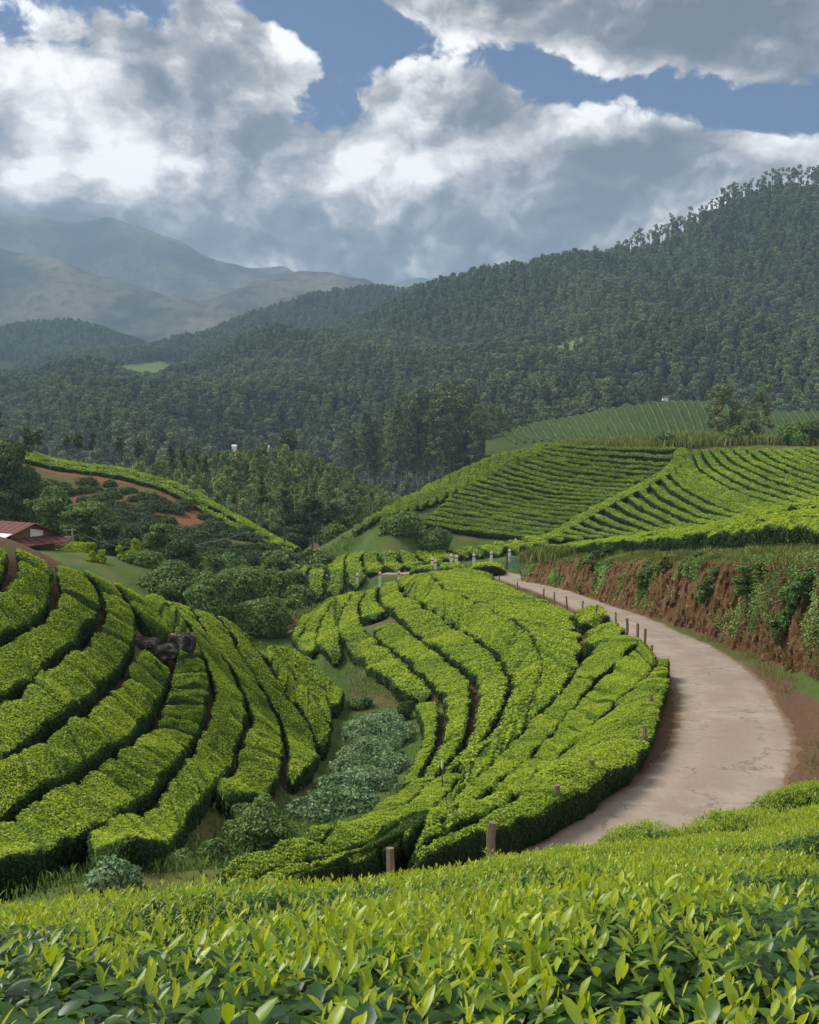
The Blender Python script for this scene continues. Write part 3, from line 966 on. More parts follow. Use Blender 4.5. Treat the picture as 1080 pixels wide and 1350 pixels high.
K10 = [(868, 872), (850, 897), (818, 922), (798, 944), (770, 970), (741, 994), (691, 1038), (650, 1075), (590, 1104), (540, 1122)]
K11 = [(884, 870), (884, 905), (870, 965), (840, 1005), (800, 1035), (765, 1058), (704, 1086), (650, 1104), (597, 1118), (550, 1132)]
row(K8b, K9, 'straight tea hedge running down from the road posts, third from the outer edge', 'tea hedge rows on the middle slope', gap=0.24)
row(K9, K10, 'straight tea hedge of the middle slope, next inside the outermost roadside hedge', 'tea hedge rows on the middle slope', gap=0.20)
row(K10, K11, 'outermost tea hedge along the road bend with its tall dark side exposed', 'tea hedge rows on the middle slope', gap=0.20, cover=1.8)
# lower ends of the slope, where the rows run together towards the bottom left
Q0 = [(545, 1030), (520, 1050), (470, 1080), (400, 1110), (340, 1135), (250, 1160)]
Q1 = [(580, 1022), (545, 1055), (500, 1085), (430, 1112), (360, 1140), (280, 1166)]
Q2 = [(615, 1020), (575, 1062), (530, 1095), (460, 1122), (390, 1148), (300, 1176)]
Q3 = [(600, 1056), (560, 1088), (520, 1108), (460, 1134), (400, 1158), (330, 1182)]
Q4 = [(545, 1112), (500, 1128), (440, 1148), (390, 1168), (340, 1186)]
for a, b, lb in ((Q0, Q1, 'low tea hedge running left from the thin stake along the hollow edge'), (Q1, Q2, 'low tea hedge at the foot of the middle slope, second from the hollow'),
                 (Q2, Q3, 'low tea hedge at the foot of the middle slope, third from the hollow'), (Q3, Q4, 'low tea hedge nearest the foreground bushes, beside the jagged brown post')):
    row(a, b, lb, 'tea hedge rows on the middle slope', gap=0.06, y0=12.5)

# --- field on the far side of the road corner
DG = [[(383, 742), (370, 762)], [(406, 737), (390, 755), (384, 775)], [(421, 734), (408, 750), (404, 768), (400, 784)], [(439, 731), (430, 747), (431, 765), (428, 786)],
      [(461, 728), (454, 740), (455, 755), (456, 775)], [(483, 727), (476, 737), (480, 748), (484, 764)], [(503, 726), (500, 737), (508, 748)], [(523, 725), (526, 737), (538, 748)],
      [(543, 725), (550, 736), (564, 743)], [(560, 724), (570, 733), (590, 739)], [(580, 722), (592, 728), (610, 733)], [(602, 721), (624, 730)], [(624, 720), (645, 729)], [(643, 717), (672, 726)],
      [(662, 714), (692, 722)], [(682, 710), (710, 718)], [(703, 705), (730, 713)], [(724, 699), (752, 708)]]
DL = ['leftmost tea hedge in the fan of short rows on the flat field'] + \
     ['%s tea hedge from the left in the fan of short rows on the flat field' % ORD[k] for k in range(1, 17)]
for k in range(17):
    row(DG[k], DG[k + 1], DL[k], 'tea hedges on the flat field by the road corner', y0=92, h=0.7, gap=0.5, cover=1.3)
for (a, b, lb) in (([(618, 745), (640, 744), (666, 743)], [(618, 749), (640, 749), (666, 749)], 'dark straight tea hedge standing beside the teal gate'),
                   ([(578, 746), (596, 744), (612, 744)], [(574, 751), (596, 750), (613, 749)], 'low rounded tea hedge left of the dark straight one by the gate'),
                   ([(540, 748), (556, 746), (574, 745)], [(540, 753), (556, 752), (576, 751)], 'small tea hedge half hidden behind the crest, left of the white posts')):
    row(a, b, lb, 'tea hedges beside the gate', y0=94, h=0.9, gap=0.1)


def strip_row(px, w, label, group, h=0.7, y0=101.0, n=40, **kw):
    c = smoothline(hit(px, h * 0.9, y0)[:, :2], n, 4)
    t = np.gradient(c, axis=0)
    t /= np.linalg.norm(t, axis=1)[:, None] + 1e-9
    nn = np.stack([-t[:, 1], t[:, 0]], -1) * w * 0.5
    _seed[0] += 1
    o = link('tea_hedge', hedge_mesh(c - nn, c + nn, h, _seed[0], gap=0.0, m=9, leaf_gain=0.75, **kw))
    tag(o, label, 'tea hedge', group)
    return o


# --- striped hill across the road
def lerp_line(L, t):
    q = resample(L, 200)
    f = t * 199
    i = int(min(f, 198))
    return q[i] + (q[i + 1] - q[i]) * (f - i)


spur = [(716, 585), (668, 602), (622, 632), (587, 657), (548, 692)]
seam = [(897, 588), (888, 612), (868, 626), (842, 642), (812, 656), (788, 669), (760, 685), (735, 700), (708, 711)]
NL = 22
for k in range(NL):
    t = 0.015 + 0.95 * k / (NL - 1)
    p, q = lerp_line(spur, t), lerp_line(seam, t)
    mpt = p + (q - p) * 0.45 + np.array([0, 7 * math.sin(math.pi * min(t * 1.2, 1)) + 1])
    m2 = p + (q - p) * 0.75 + np.array([0, 5 * math.sin(math.pi * min(t * 1.2, 1)) + 1])
    strip_row([p, p + (mpt - p) * 0.5 + np.array([0, 1]), mpt, m2, q], 0.86, '%s tea row down from the crest on the left face of the striped hill' % ORD[k], 'tea rows on the left face of the striped hill', cover=1.2, young=0.35)
sil = [(712, 583), (660, 594), (600, 619), (520, 659), (460, 696)]
NS = 19
for k in range(NS):
    t = 0.02 + 0.93 * k / (NS - 1)
    p = lerp_line(sil, t)
    ln = 12 + 20 * math.sin(math.pi * min(1, t * 1.15 + 0.05)) ** 0.7
    strip_row([p + np.array([3, 1]), p + np.array([1, ln * 0.5]), p + np.array([-5, ln])], 1.15, '%s short tea row down the left spur of the striped hill' % ORD[k], 'short tea rows on the spur of the striped hill', cover=1.2, young=0.3)
RG = [[(722, 703), (745, 707), (772, 712)], [(775, 681), (800, 692), (840, 704), (880, 708)], [(830, 650), (850, 667), (900, 690), (950, 699)], [(880, 619), (900, 641), (950, 668), (1020, 685)],
      [(907, 592), (917, 620), (960, 648), (1100, 688)], [(950, 590), (975, 611), (1020, 632), (1100, 658)], [(1010, 591), (1040, 607), (1100, 629)], [(1062, 591), (1078, 597), (1100, 604)]]
RGs = [resample(q, 30) for q in RG]
NR = 26
for k in range(NR):
    f = k / (NR - 1) * (len(RGs) - 1)
    i = min(int(f), len(RGs) - 2)
    line = RGs[i] * (1 - (f - i)) + RGs[i + 1] * (f - i)
    strip_row(line, 0.84, '%s tea row from the bottom on the right face of the striped hill' % ORD[k], 'tea rows on the right face of the striped hill', cover=1.2, young=0.5)

strip_row([q + np.array([3, 0]) for q in seam], 1.5, 'bright tea hedge down the fold between the two faces of the striped hill', 'tea rows on the right face of the striped hill', cover=1.2, young=0.7)

# --- tea along the top of the cut bank
bt = resample(bank_t, 200)
tt = np.gradient(bt[:, :2], axis=0)
tt /= np.linalg.norm(tt, axis=1)[:, None]
bn = np.stack([tt[:, 1], -tt[:, 0]], -1)
BL = ['tea hedge along the very edge of the red cut bank with its dark side showing', 'tea hedge second back from the edge of the red cut bank', 'tea hedge third back from the edge of the red cut bank',
      'tea hedge fourth back from the red cut bank', 'tea hedge fifth back from the edge of the red cut bank', 'tea hedge sixth back from the red cut bank, along the skyline of the field']
for k in range(6):
    a0 = 1.15 + 1.85 * k
    wob = 0.25 * vnoise(np.stack([np.arange(200) * 0.06, np.full(200, k * 3.0)], -1), 3)
    s0, s1 = 50 + 2 * k, 199
    A_ = (bt[:, :2] + bn * (a0 + wob)[:, None])[s0:s1]
    B_ = (bt[:, :2] + bn * (a0 + 1.85 + wob)[:, None])[s0:s1]
    _seed[0] += 1
    tag(link('tea_hedge', hedge_mesh(A_, B_, 0.85, _seed[0], gap=0.6, cover=1.5, lump=1.6)), BL[k], 'tea hedge', 'tea hedges on top of the cut bank')

# --- foreground tea, close to the lens
def near_leaves(pos, up, ln, wd, az, pitch, curl, seed, rows=5):
    """curved leaves with a fold along the midrib: 5 x 3 points each"""
    n = len(pos)
    if rows == 5:
        prof, sx = np.array([0.10, 0.78, 1.0, 0.66, 0.02]), np.array([0.0, 0.28, 0.55, 0.80, 1.0])
    else:
        prof, sx = np.array([0.12, 1.0, 0.04]), np.array([0.0, 0.48, 1.0])
    d = np.stack([np.cos(az) * np.cos(pitch), np.sin(az) * np.cos(pitch), np.sin(pitch)], -1)
    side = np.stack([-np.sin(az), np.cos(az), np.zeros(n)], -1)
    nr = np.cross(side, d)
    nr *= np.sign(nr[:, 2:3] + 1e-6)
    V = np.zeros((n, rows, 3, 3))
    for i in range(rows):
        cen = pos + d * (ln * sx[i])[:, None] - nr * (ln * curl * sx[i] ** 2)[:, None]
        for j, s_ in enumerate((-1, 0, 1)):
            V[:, i, j] = cen + side * (wd * 0.5 * prof[i] * s_)[:, None] + nr * (wd * 0.16 * abs(s_) * prof[i])[:, None]
    q = gridquads(rows, 3)
    return V.reshape(-1, 3), (q[None] + (np.arange(n) * rows * 3)[:, None, None]).reshape(-1, 4), (rows - 1) * 2


def near_hedge(A, B, zA, zB, dens, label, seed, name='tea_hedge', Bside=True):
    """A: near line, B: far (crest) line in plan; surface heights zA, zB (tops)"""
    r = np.random.default_rng(seed)
    n, m = 150, 70
    A, B = resample(np.column_stack([A, zA]), n), resample(np.column_stack([B, zB]), n)
    w = np.linspace(0, 1, m) ** 1.3
    V = A[:, None, :] * (1 - w)[None, :, None] + B[:, None, :] * w[None, :, None]
    V[..., 2] += (0.10 * np.sin(math.pi * w))[None, :]
    und = 0.05 * vnoise(V[..., :2] * 1.3, 51) + 0.03 * vnoise(V[..., :2] * 3.1, 52)
    V[..., 2] += und - 0.055 * w[None, :]
    pit = sstep(vnoise(V[..., :2] * 1.9, 55), 0.35, 0.75)            # hollows between bushes
    V[..., 2] -= 0.10 * pit
    root = bpy.data.objects.new(name, None)
    C.objects.link(root)
    ctr = V.reshape(-1, 3).mean(0)
    gz = float(H(ctr[0], ctr[1]))
    root.location = (ctr[0], ctr[1], gz)
    off = np.array([ctr[0], ctr[1], gz])
    # core under the leaves, with the far side closed down to the ground
    core = V.copy()
    core[..., 2] -= 0.08
    down = core[:, -1:, :].copy()
    down[..., 1] += 0.10
    down2 = down.copy()
    down[..., 2] -= 0.25
    down2[..., 2] = H(down2[..., 0], down2[..., 1]) - 0.05
    near = core[:, :1, :].copy()
    near[..., 2] = H(near[..., 0], near[..., 1]) - 0.05
    full = np.concatenate([near, core, down, down2], 1)
    me = mk_mesh('twigs', full - off, gridquads(n, full.shape[1]), None, [M_dark], True, {'tint': (np.full(gridquads(n, full.shape[1]).shape[0], 0.12), 'FACE')})
    link('twigs', me, root)
    Q = gridquads(n, m)
    flat = V.reshape(-1, 3)
    cenY = flat[Q].mean(1)[:, 1]
    p, nr_, k, area = sample_faces(flat, Q, 1, 1)
    nm = int(area * dens * 0.62)
    ns = int(area * dens * 0.30)
    near_k = lambda y: np.interp(y, [1.1, 1.5, 2.4, 4.0, 9.0], [0.66, 0.57, 0.51, 0.50, 0.62])
    parts, tq, tin, base = [], [], [], 0

    def emit(pp, ln, wd, az, pitch, curl, tint):
        nonlocal base
        for rows, m_ in ((5, pp[:, 1] < 1.75), (3, pp[:, 1] >= 1.75)):
            if m_.any():
                Vj, Qj, fj = near_leaves(pp[m_], None, ln[m_], wd[m_], az[m_], pitch[m_], curl[m_], seed, rows)
                parts.append(Vj)
                tq.append(Qj + base)
                base += len(Vj)
                tin.append(np.repeat(tint[m_], fj))
    # mature leaves, flat and dark
    p, _, k, _ = sample_faces(flat, Q, nm, seed + 1)
    p[:, 2] -= r.uniform(0.0, 0.07, nm)
    ln = r.uniform(0.026, 0.066, nm) * near_k(p[:, 1])
    emit(p, ln, ln * r.uniform(0.44, 0.60, nm), r.uniform(0, 6.283, nm), r.normal(0.15, 0.34, nm), r.uniform(0.05, 0.4, nm), np.clip(r.normal(0.26, 0.13, nm), 0, 1))
    # shoots: two or three pale upright leaves round a bud
    p, _, k, _ = sample_faces(flat, Q, ns, seed + 2)
    clump = vnoise(p[:, :2] * 3.1, 61) + 0.6 * vnoise(p[:, :2] * 8.0, 62)
    keep = r.random(ns) < np.clip(0.34 + 0.62 * clump + 0.17 * (p[:, 1] - 2.4), 0.06, 1)
    p = p[keep]
    ns = len(p)
    hgt = r.uniform(0.0, 0.045, ns)
    az0 = r.uniform(0, 6.283, ns)
    vig = r.uniform(0.55, 1.4, ns)
    for j in range(4):
        pj = p + np.stack([r.normal(0, .004, ns), r.normal(0, .004, ns), hgt - 0.010 * j], -1)
        sel = np.ones(ns, bool) if j < 3 else r.random(ns) < 0.6
        pj = pj[sel]
        nj = len(pj)
        l_ = (r.uniform(0.022, 0.040, nj) * (1.0 if j else 0.8)) * (1 + 0.12 * j) * near_k(pj[:, 1]) * vig[sel]
        emit(pj, l_, l_ * r.uniform(0.26, 0.40, nj), az0[sel] + j * 2.3 + r.normal(0, .3, nj), np.clip(r.normal(1.18 - 0.27 * j, 0.22, nj), -0.2, 1.5), r.uniform(-0.12, 0.24, nj), np.clip(r.normal(0.88 - 0.11 * j, 0.11, nj), 0, 1))
    # outer leaves hanging down the far side
    me = mk_mesh('foliage', np.concatenate(parts) - off, np.concatenate(tq), None, [M_near], True, {'tint': (np.concatenate(tin), 'FACE')})
    link('foliage', me, root)
    tag(root, label, 'tea hedge', 'foreground tea hedges')
    return root


def pl(lst):
    return np.array([P(*q) for q in lst])


c1 = pl([(-420, 1240, 3.0), (-150, 1226, 3.3), (0, 1217, 3.6), (250, 1206, 4.0), (420, 1180, 4.4), (540, 1159, 4.8), (640, 1139, 5.3), (720, 1132, 5.9), (800, 1124, 6.2), (880, 1117, 6.5), (960, 1096, 7.2), (1080, 1056, 8.4), (1250, 1010, 9.6)])
n1 = np.stack([np.interp(np.linspace(0, 1, 13), [0, 1], [-1.3, 3.2]), np.full(13, 0.75), np.full(13, -0.50)], -1)
n1[:, 2] = -0.50 - 0.02 * n1[:, 0]
near_hedge(n1[:, :2], c1[:, :2], n1[:, 2], c1[:, 2], 14000, 'close foreground tea hedge with bright pointed shoots across the bottom', 900)
c2 = pl([(640, 1133, 5.9), (720, 1110, 6.7), (800, 1097, 7.3), (870, 1086, 7.8), (960, 1063, 8.6), (1080, 1030, 9.7), (1250, 985, 11.0)])
n2 = pl([(640, 1150, 5.45), (720, 1131, 6.05), (800, 1128, 6.35), (880, 1120, 6.7), (960, 1099, 7.4), (1080, 1060, 8.6), (1250, 1014, 9.8)])
near_hedge(n2[:, :2], c2[:, :2], n2[:, 2] - 0.06, c2[:, 2], 9000, 'narrow foreground tea hedge behind a dark gap, above the road', 901)

# ------------------------------------------------------------------ fence posts along the road, gate
def post_mesh(h, w, seed, mats, square=True):
    b = MB()
    r = random.Random(seed)
    n = 7
    path = [(0.02 * r.uniform(-1, 1), 0.02 * r.uniform(-1, 1), -0.3 + (h + 0.3) * i / (n - 1)) for i in range(n)]
    lean = r.uniform(-0.05, 0.05)
    path = [(x + lean * z, y + lean * 0.4 * z, z) for x, y, z in path]
    b.tube(path, [w * (1.0 + 0.10 * r.uniform(-1, 1)) * (0.94 if i == n - 1 else 1) for i in range(n)], 6 if square else 8, seed)
    return b.mesh('fence_post', mats, False)


POSTS = [(649, 756, .10), (659, 759, .10), (682, 767, .10), (717, 776, .10), (732, 780, .10), (748, 786, .11), (768, 792, .10), (786, 797, .10), (812, 807, .10), (828, 815, .13), (840, 822, .11), (850, 829, .12),
         (860, 850, .11), (860, 866, .11), (857, 915, .11), (848, 957, .11), (782, 1001, .12), (733, 1035, .12), (646, 1084, .15), (511, 1119, .14), (354, 1160, .13)]
PLAB = ['tiny brown fence post at the far road corner', 'small brown fence post second from the far road corner', 'small fence post where the road straightens, third from the far corner',
        'thin fence post on the far road edge facing the cliff', 'thin fence post next after the one facing the cliff', 'taller thin fence post on the far stretch of road', 'short fence post left of the lone small hedge',
        'short fence post above the lone small hedge', 'fence post just above the road hedge tips', 'tall square fence post at the start of the road bend', 'short fence post just right of the tall square post',
        'fence post at the top of the outermost roadside hedge', 'leaning fence post rising out of the roadside hedge', 'fence post below the leaning one in the roadside hedge', 'fence post half sunk in the dark side of the roadside hedge',
        'fence post low on the dark side of the roadside hedge', 'broken brown post top at the near end of the roadside hedge', 'weathered post stub almost buried in the roadside hedge', 'thick weathered wooden post standing above the foreground tea',
        'short jagged brown post behind the foreground tea', 'small brown post tip barely above the foreground tea']
post_pos = []
for k, ((u, v, w), lb) in enumerate(zip(POSTS, PLAB)):
    yk = {646: 16.2, 511: 14.2, 354: 11.8, 733: 19.4, 782: 21.2}.get(u) or hit([(u, v)], 0.86 if v > 845 else 1.15, 15.0)[0][1]
    q = P(u, v, yk)
    z = float(H(q[0], q[1]))
    o = link('fence_post', post_mesh(q[2] - z, w * 0.47, k + 3, [M_post]), None, (q[0], q[1], z))
    tag(o, lb, 'fence post', 'wooden fence posts along the road')
    post_pos.append((q[0], q[1], q[2]))


def wire(pts, label, name='fence_wire', rad=0.012, sag=0.05, cat='wire', group=None, m=None):
    b = MB()
    for a, c in zip(pts[:-1], pts[1:]):
        a, c = np.array(a), np.array(c)
        t = np.linspace(0, 1, 9)[:, None]
        path = a * (1 - t) + c * t
        path[:, 2] -= (sag * 4 * t * (1 - t))[:, 0]
        b.tube(path, rad, 4, cap=False)
    return tag(link(name, b.mesh(name, [m or M_grey])), label, cat, group)


dp = np.array(post_pos)
WP = [(471, 757, 'white and red painted marker post, leftmost at the field edge'), (501, 755, 'small pale marker post second from the left by the flat field'), (526, 754, 'white marker post right above the middle slope crest'),
      (570, 736, 'thin white marker post with a twin beside it, left of the gate'), (574, 739, 'short twin of the thin white marker post'), (595, 732, 'white marker post left of the gate, first of a close pair'), (602, 733, 'white marker post left of the gate, second of a close pair'),
      (625, 731, 'pale post in the row of tea behind the dark hedge'), (648, 728, 'bright white post behind the dark straight hedge'), (672, 725, 'tall white post right behind the teal gate')]
for k, (u, v, lb) in enumerate(WP):
    q = hit([(u, v)], 1.35, 96)[0]
    q = P(u, v, q[1])
    z = float(H(q[0], q[1]))
    b = MB()
    hh = q[2] - z
    b.box((0, 0, hh * 0.5 - 0.15), (0.26, 0.24, hh + 0.3))
    b.box((0, 0, hh + 0.04), (0.20, 0.18, 0.08))
    root = bpy.data.objects.new('marker_post', None)
    C.objects.link(root)
    root.location = (q[0], q[1], z)
    link('shaft', b.mesh('shaft', [M_white]), root)
    b = MB()
    b.box((0, 0, hh * 0.86), (0.275, 0.255, hh * 0.08))
    link('band', b.mesh('band', [simple('red_band', (0.35, 0.10, 0.07), 0.8) if k == 0 else bpy.data.materials['red_band']]), root)
    tag(root, lb, 'marker post', 'painted marker posts beside the flat field')

# gate
gq = hit([(677, 751)], 0.0, 96)[0]
gz = float(H(gq[0], gq[1]))
gate = bpy.data.objects.new('gate', None)
C.objects.link(gate)
gate.location = (gq[0], gq[1], gz)
tag(gate, 'teal mesh gate between a brown post and the cut bank corner', 'gate')
b = MB()
for z in (0.15, 1.2):
    b.box((0, 0, z), (1.35, 0.05, 0.06))
for x in (-0.65, 0.65):
    b.box((x, 0.0, 0.675), (0.06, 0.056, 1.2))
link('gate_frame', b.mesh('gate_frame', [M_teal]), gate)
b = MB()
for k in range(9):
    x = -0.6 + 1.2 * k / 8
    b.tube([(x, 0.02, 0.17), (min(0.62, x + 0.35), 0.02, 1.18)], 0.022, 4)
    b.tube([(x, -0.02, 0.17), (max(-0.62, x - 0.35), -0.02, 1.18)], 0.022, 4)
link('mesh_panel', b.mesh('mesh_panel', [M_teal]), gate)
q = hit([(668, 752)], 0.0, 96)[0]
o = link('gate_post', post_mesh(1.35, 0.10, 44, [M_bark]), None, (q[0], q[1], float(H(q[0], q[1]))))
tag(o, 'brown wooden gate post on the left of the teal gate', 'gate post')
# thin stake with a pale tip
q = hit([(583, 1036)], TD)[0]
z = float(H(q[0], q[1]))
st = bpy.data.objects.new('marker_stake', None)
C.objects.link(st)
st.location = (q[0], q[1], z)
tag(st, 'thin dark stake with a white tip standing up out of the middle slope tea', 'stake')
hs = 32 * q[1] / FPX + TD
b = MB()
b.tube([(0, 0, -0.2), (0.01, 0, hs * 0.5), (0, 0, hs)], 0.018, 6)
link('rod', b.mesh('rod', [M_bark]), st)
b = MB()
b.tube([(0, 0, hs - 0.16), (0, 0, hs - 0.10), (0, 0, hs - 0.04), (0, 0, hs + 0.10)], [0.018, 0.034, 0.03, 0.01], 8)
link('tip', b.mesh('tip', [M_white]), st)


# ------------------------------------------------------------------ rocks in the left hill
def rock(px, dz, size, seed, label):
    q = hit([px], dz)[0]
    z = float(H(q[0], q[1]))
    n, m = 30, 40
    th = np.linspace(0.02, math.pi - 0.02, n)[:, None]
    ph = np.linspace(0, 2 * math.pi, m, endpoint=False)[None, :]
    d = np.stack([np.sin(th) * np.cos(ph), np.sin(th) * np.sin(ph), np.cos(th) + 0 * ph], -1)
    box = d / (np.abs(d) ** 5).sum(-1, keepdims=True) ** 0.2
    f = 1 + 0.28 * fbm(d * 1.7 + seed, 4, seed) + 0.10 * np.abs(fbm(d * 5 + seed, 3, seed + 5))
    V = box * f[..., None] * np.array(size) * 0.5
    me = mk_mesh('rock', V, gridquads(n, m, True), None, [M_rock], False)
    o = link('rock', me, None, (q[0], q[1], z + size[2] * 0.28))
    o.rotation_euler = (0.1, 0.15, seed * 0.7)
    tag(o, label, 'rock', 'rocks among the left hill tea')


rock((238, 876), 0.0, (0.72, 0.7, 1.2), 2, 'tall pale-faced rock standing up among the tea rows of the left hill')
rock((212, 868), 0.0, (0.9, 0.7, 0.5), 5, 'low dark rock with white lichen left of the tall rock')
rock((192, 858), 0.0, (0.65, 0.6, 0.45), 9, 'dark rock tucked under the hedge above the others')


# ------------------------------------------------------------------ shrubs and trees
def blob_cards(blobs, leaf, cover, seed, core=True, up=0.35, shade=0.0):
    """leaf-covered clumps: list of (centre, radii)"""
    r = np.random.default_rng(seed)
    VV, QQ, TT, base = [], [], [], 0
    for (c, rad) in blobs:
        c, rad = np.array(c, float), np.array(rad, float)
        if core:
            n, m = 8, 12
            th = np.linspace(0.05, math.pi - 0.05, n)[:, None]
            ph = np.linspace(0, 2 * math.pi, m, endpoint=False)[None, :]
            d = np.stack([np.sin(th) * np.cos(ph), np.sin(th) * np.sin(ph), np.cos(th) + 0 * ph], -1)
            V = c + d * rad * 0.74 * (1 + 0.2 * vnoise(d * 1.8 + seed + c[0], 3))[..., None]
            VV.append(V.reshape(-1, 3))
            q = gridquads(n, m, True)
            QQ.append(q + base)
            TT.append(np.full(len(q), 0.12))
            base += n * m
        area = 4 * math.pi * (np.prod(rad) ** (2 / 3))
        k = max(8, int(cover * area / (0.3 * leaf * leaf)))
        d = r.normal(0, 1, (k, 3))
        d /= np.linalg.norm(d, axis=1)[:, None]
        sh = 0.72 + 0.36 * r.random(k) ** 0.7
        lum = 1 + 0.25 * vnoise(d * 2.2 + c * 0.7 + seed, 7)
        p = c + d * rad * (sh * lum)[:, None]
        L, q = leaf_cards(p, d * 0.7 + np.array([0, 0, up]), leaf, 0.5, seed + int(abs(c[0] * 31 + c[2] * 17)) % 1000, 0.55)
        VV.append(L)
        QQ.append(q + base)
        t = 0.52 + r.normal(0, 0.15, k) + 0.18 * vnoise(p * (0.9 / max(0.3, rad.mean())), 13)
        TT.append(np.clip(t, 0, 1))
        base += len(L)
    return np.concatenate(VV), np.concatenate(QQ), np.concatenate(TT)


def foliage_mesh(name, blobs, leaf, cover, seed, m, **kw):
    V, Q, T = blob_cards(blobs, leaf, cover, seed, **kw)
    return mk_mesh(name, V, Q, None, [m], False, {'tint': (T, 'FACE')})


def rand_blobs(w, h, z0, n, seed, shape='round', size=0.36):
    r = random.Random(seed)
    out = []
    for k in range(n):
        a = r.uniform(0, 6.283)
        f = (k + 0.5) / n
        z = z0 + h * f
        if shape == 'round':
            rr = w * 0.5 * math.sqrt(max(0.05, 1 - (2 * f - 0.85) ** 2)) * r.uniform(0.25, 0.75)
            s = w * size * r.uniform(0.7, 1.15)
        elif shape == 'cone':
            rr = w * 0.5 * (1 - f) * r.uniform(0.3, 0.8)
            s = w * size * (1.05 - 0.75 * f) * r.uniform(0.8, 1.15)
        elif shape == 'tall':
            rr = w * 0.5 * (0.45 + 0.55 * math.sin(math.pi * min(1, f * 0.9 + 0.12))) * r.uniform(0.25, 0.85)
            s = w * size * r.uniform(0.55, 1.0)
        else:   # flat umbrella
            rr = w * 0.5 * r.uniform(0.1, 0.85)
            s = w * size * r.uniform(0.7, 1.1)
        sz = s * (0.45 if shape == 'flat' else 0.7)
        out.append(((rr * math.cos(a), rr * math.sin(a), z), (s * r.uniform(.85, 1.15), s * r.uniform(.85, 1.15), sz)))
    return out


def tree_parts(w, h, trunk, n, seed, shape, leaf, cover, mcrown, mbark, size=0.36, limbs=5, core=True, tr=None):
    """trunk (with limbs) and crown meshes, standing on z = 0"""
    r = random.Random(seed)
    blobs = rand_blobs(w, h - trunk - w * 0.1, trunk, n, seed, shape, size)
    b = MB()
    tr = tr or h * 0.018 + 0.05
    top = h * (0.8 if shape != 'flat' else 0.9)
    path = [(w * 0.03 * r.uniform(-1, 1) * (i > 0), w * 0.03 * r.uniform(-1, 1) * (i > 0), -0.4 + (top + 0.4) * i / 6) for i in range(7)]
    b.tube(path, [tr * (1.25 - 1.0 * i / 6) for i in range(7)], 7)
    for k in range(min(limbs, len(blobs))):
        c, rad = blobs[int(k * len(blobs) / max(1, limbs))]
        z0 = max(trunk * 0.6, c[2] - 0.35 * w * r.uniform(0.5, 1))
        i = min(5, max(0, int((z0 + 0.4) / (top + 0.4) * 6)))
        s0 = np.array(path[i])
        b.tube([s0, (s0 + np.array(c)) * 0.5 + np.array([0, 0, -0.04 * w]), c], [tr * 0.45, tr * 0.3, tr * 0.14], 5)
    return b.mesh('trunk', [mbark], True), foliage_mesh('crown', blobs, leaf, cover, seed, mcrown, core=core)


def put_tree(parts, loc, label, cat='tree', group=None, name='tree', rz=0.0, s=1.0, sz=1.0):
    root = bpy.data.objects.new(name, None)
    C.objects.link(root)
    root.location = loc
    root.rotation_euler = (0, 0, rz)
    root.scale = (s, s, s * sz)
    link('trunk', parts[0], root)
    link('crown', parts[1], root)
    return tag(root, label, cat, group)


def ground_at(u, v, Y):
    q = P(u, v, Y)
    return (q[0], q[1], float(H(q[0], q[1])))


def shrub(u, vb, Y, wpx, hpx, seed, label, m=None, n=9, leaf=None, name='shrub', group=None, shape='round', cover=1.7, flat=1.0, cat=None):
    """bush whose base sits near pixel (u, vb) at distance Y"""
    w, h = 0.78 * wpx * Y / FPX, hpx * Y / FPX
    x, y, z = ground_at(u, vb, Y)
    zt = P(u, vb - hpx, Y)[2]
    h = max(h * 0.5, zt - z)
    bl = rand_blobs(w, h * 0.82, h * 0.12, n, seed, shape, 0.30)
    rr_ = random.Random(seed + 5)
    for k_ in range(n):        # smaller outer tufts break the outline
        c_, r_ = bl[k_]
        a_ = rr_.uniform(0, 6.283)
        bl.append(((c_[0] + r_[0] * 0.9 * math.cos(a_), c_[1] + r_[1] * 0.9 * math.sin(a_), c_[2] + r_[2] * rr_.uniform(-0.2, 0.9)), tuple(0.45 * q for q in r_)))
    leaf = leaf or max(0.07, Y * 0.0032)
    o = link(name, foliage_mesh(name, bl, leaf, cover, seed, m or M_shrub), None, (x, y, z - 0.05))
    return tag(o, label, cat or name.replace('_', ' '), group)


# silvery ground shrubs in the gully
GS_ = [((500, 948), 1.5, 1.3, .75), ((478, 958), 1.4, 1.2, .7), ((520, 962), 1.3, 1.2, .65), ((490, 985), 1.7, 1.3, .75), ((515, 1000), 1.1, 1.0, .6), ((465, 1005), 1.3, 1.1, .65), ((480, 1022), 1.4, 1.0, .7),
       ((450, 1030), 1.2, .9, .6), ((465, 1046), 1.1, .8, .5), ((430, 1050), 1.1, .8, .55), ((405, 1058), .8, .6, .45), ((500, 1020), 1.0, .8, .5)]
bl = []
for (px, a, c_, h_) in GS_:
    q = hit([(px[0], px[1] + 4)], 0.35)[0]
    bl.append(((q[0], q[1], float(H(q[0], q[1])) + 0.12), (a * 0.60, c_ * 0.8, h_ * 0.8)))
cen = np.array([b_[0] for b_ in bl]).mean(0)
o = link('silvery_shrub', foliage_mesh('silvery_shrub', [(tuple(np.array(c_) - cen), r_) for c_, r_ in bl], 0.13, 2.6, 5, M_silver), None, tuple(cen))
tag(o, 'long mound of silvery green creeping shrub filling the middle of the gully', 'shrub', None, None)
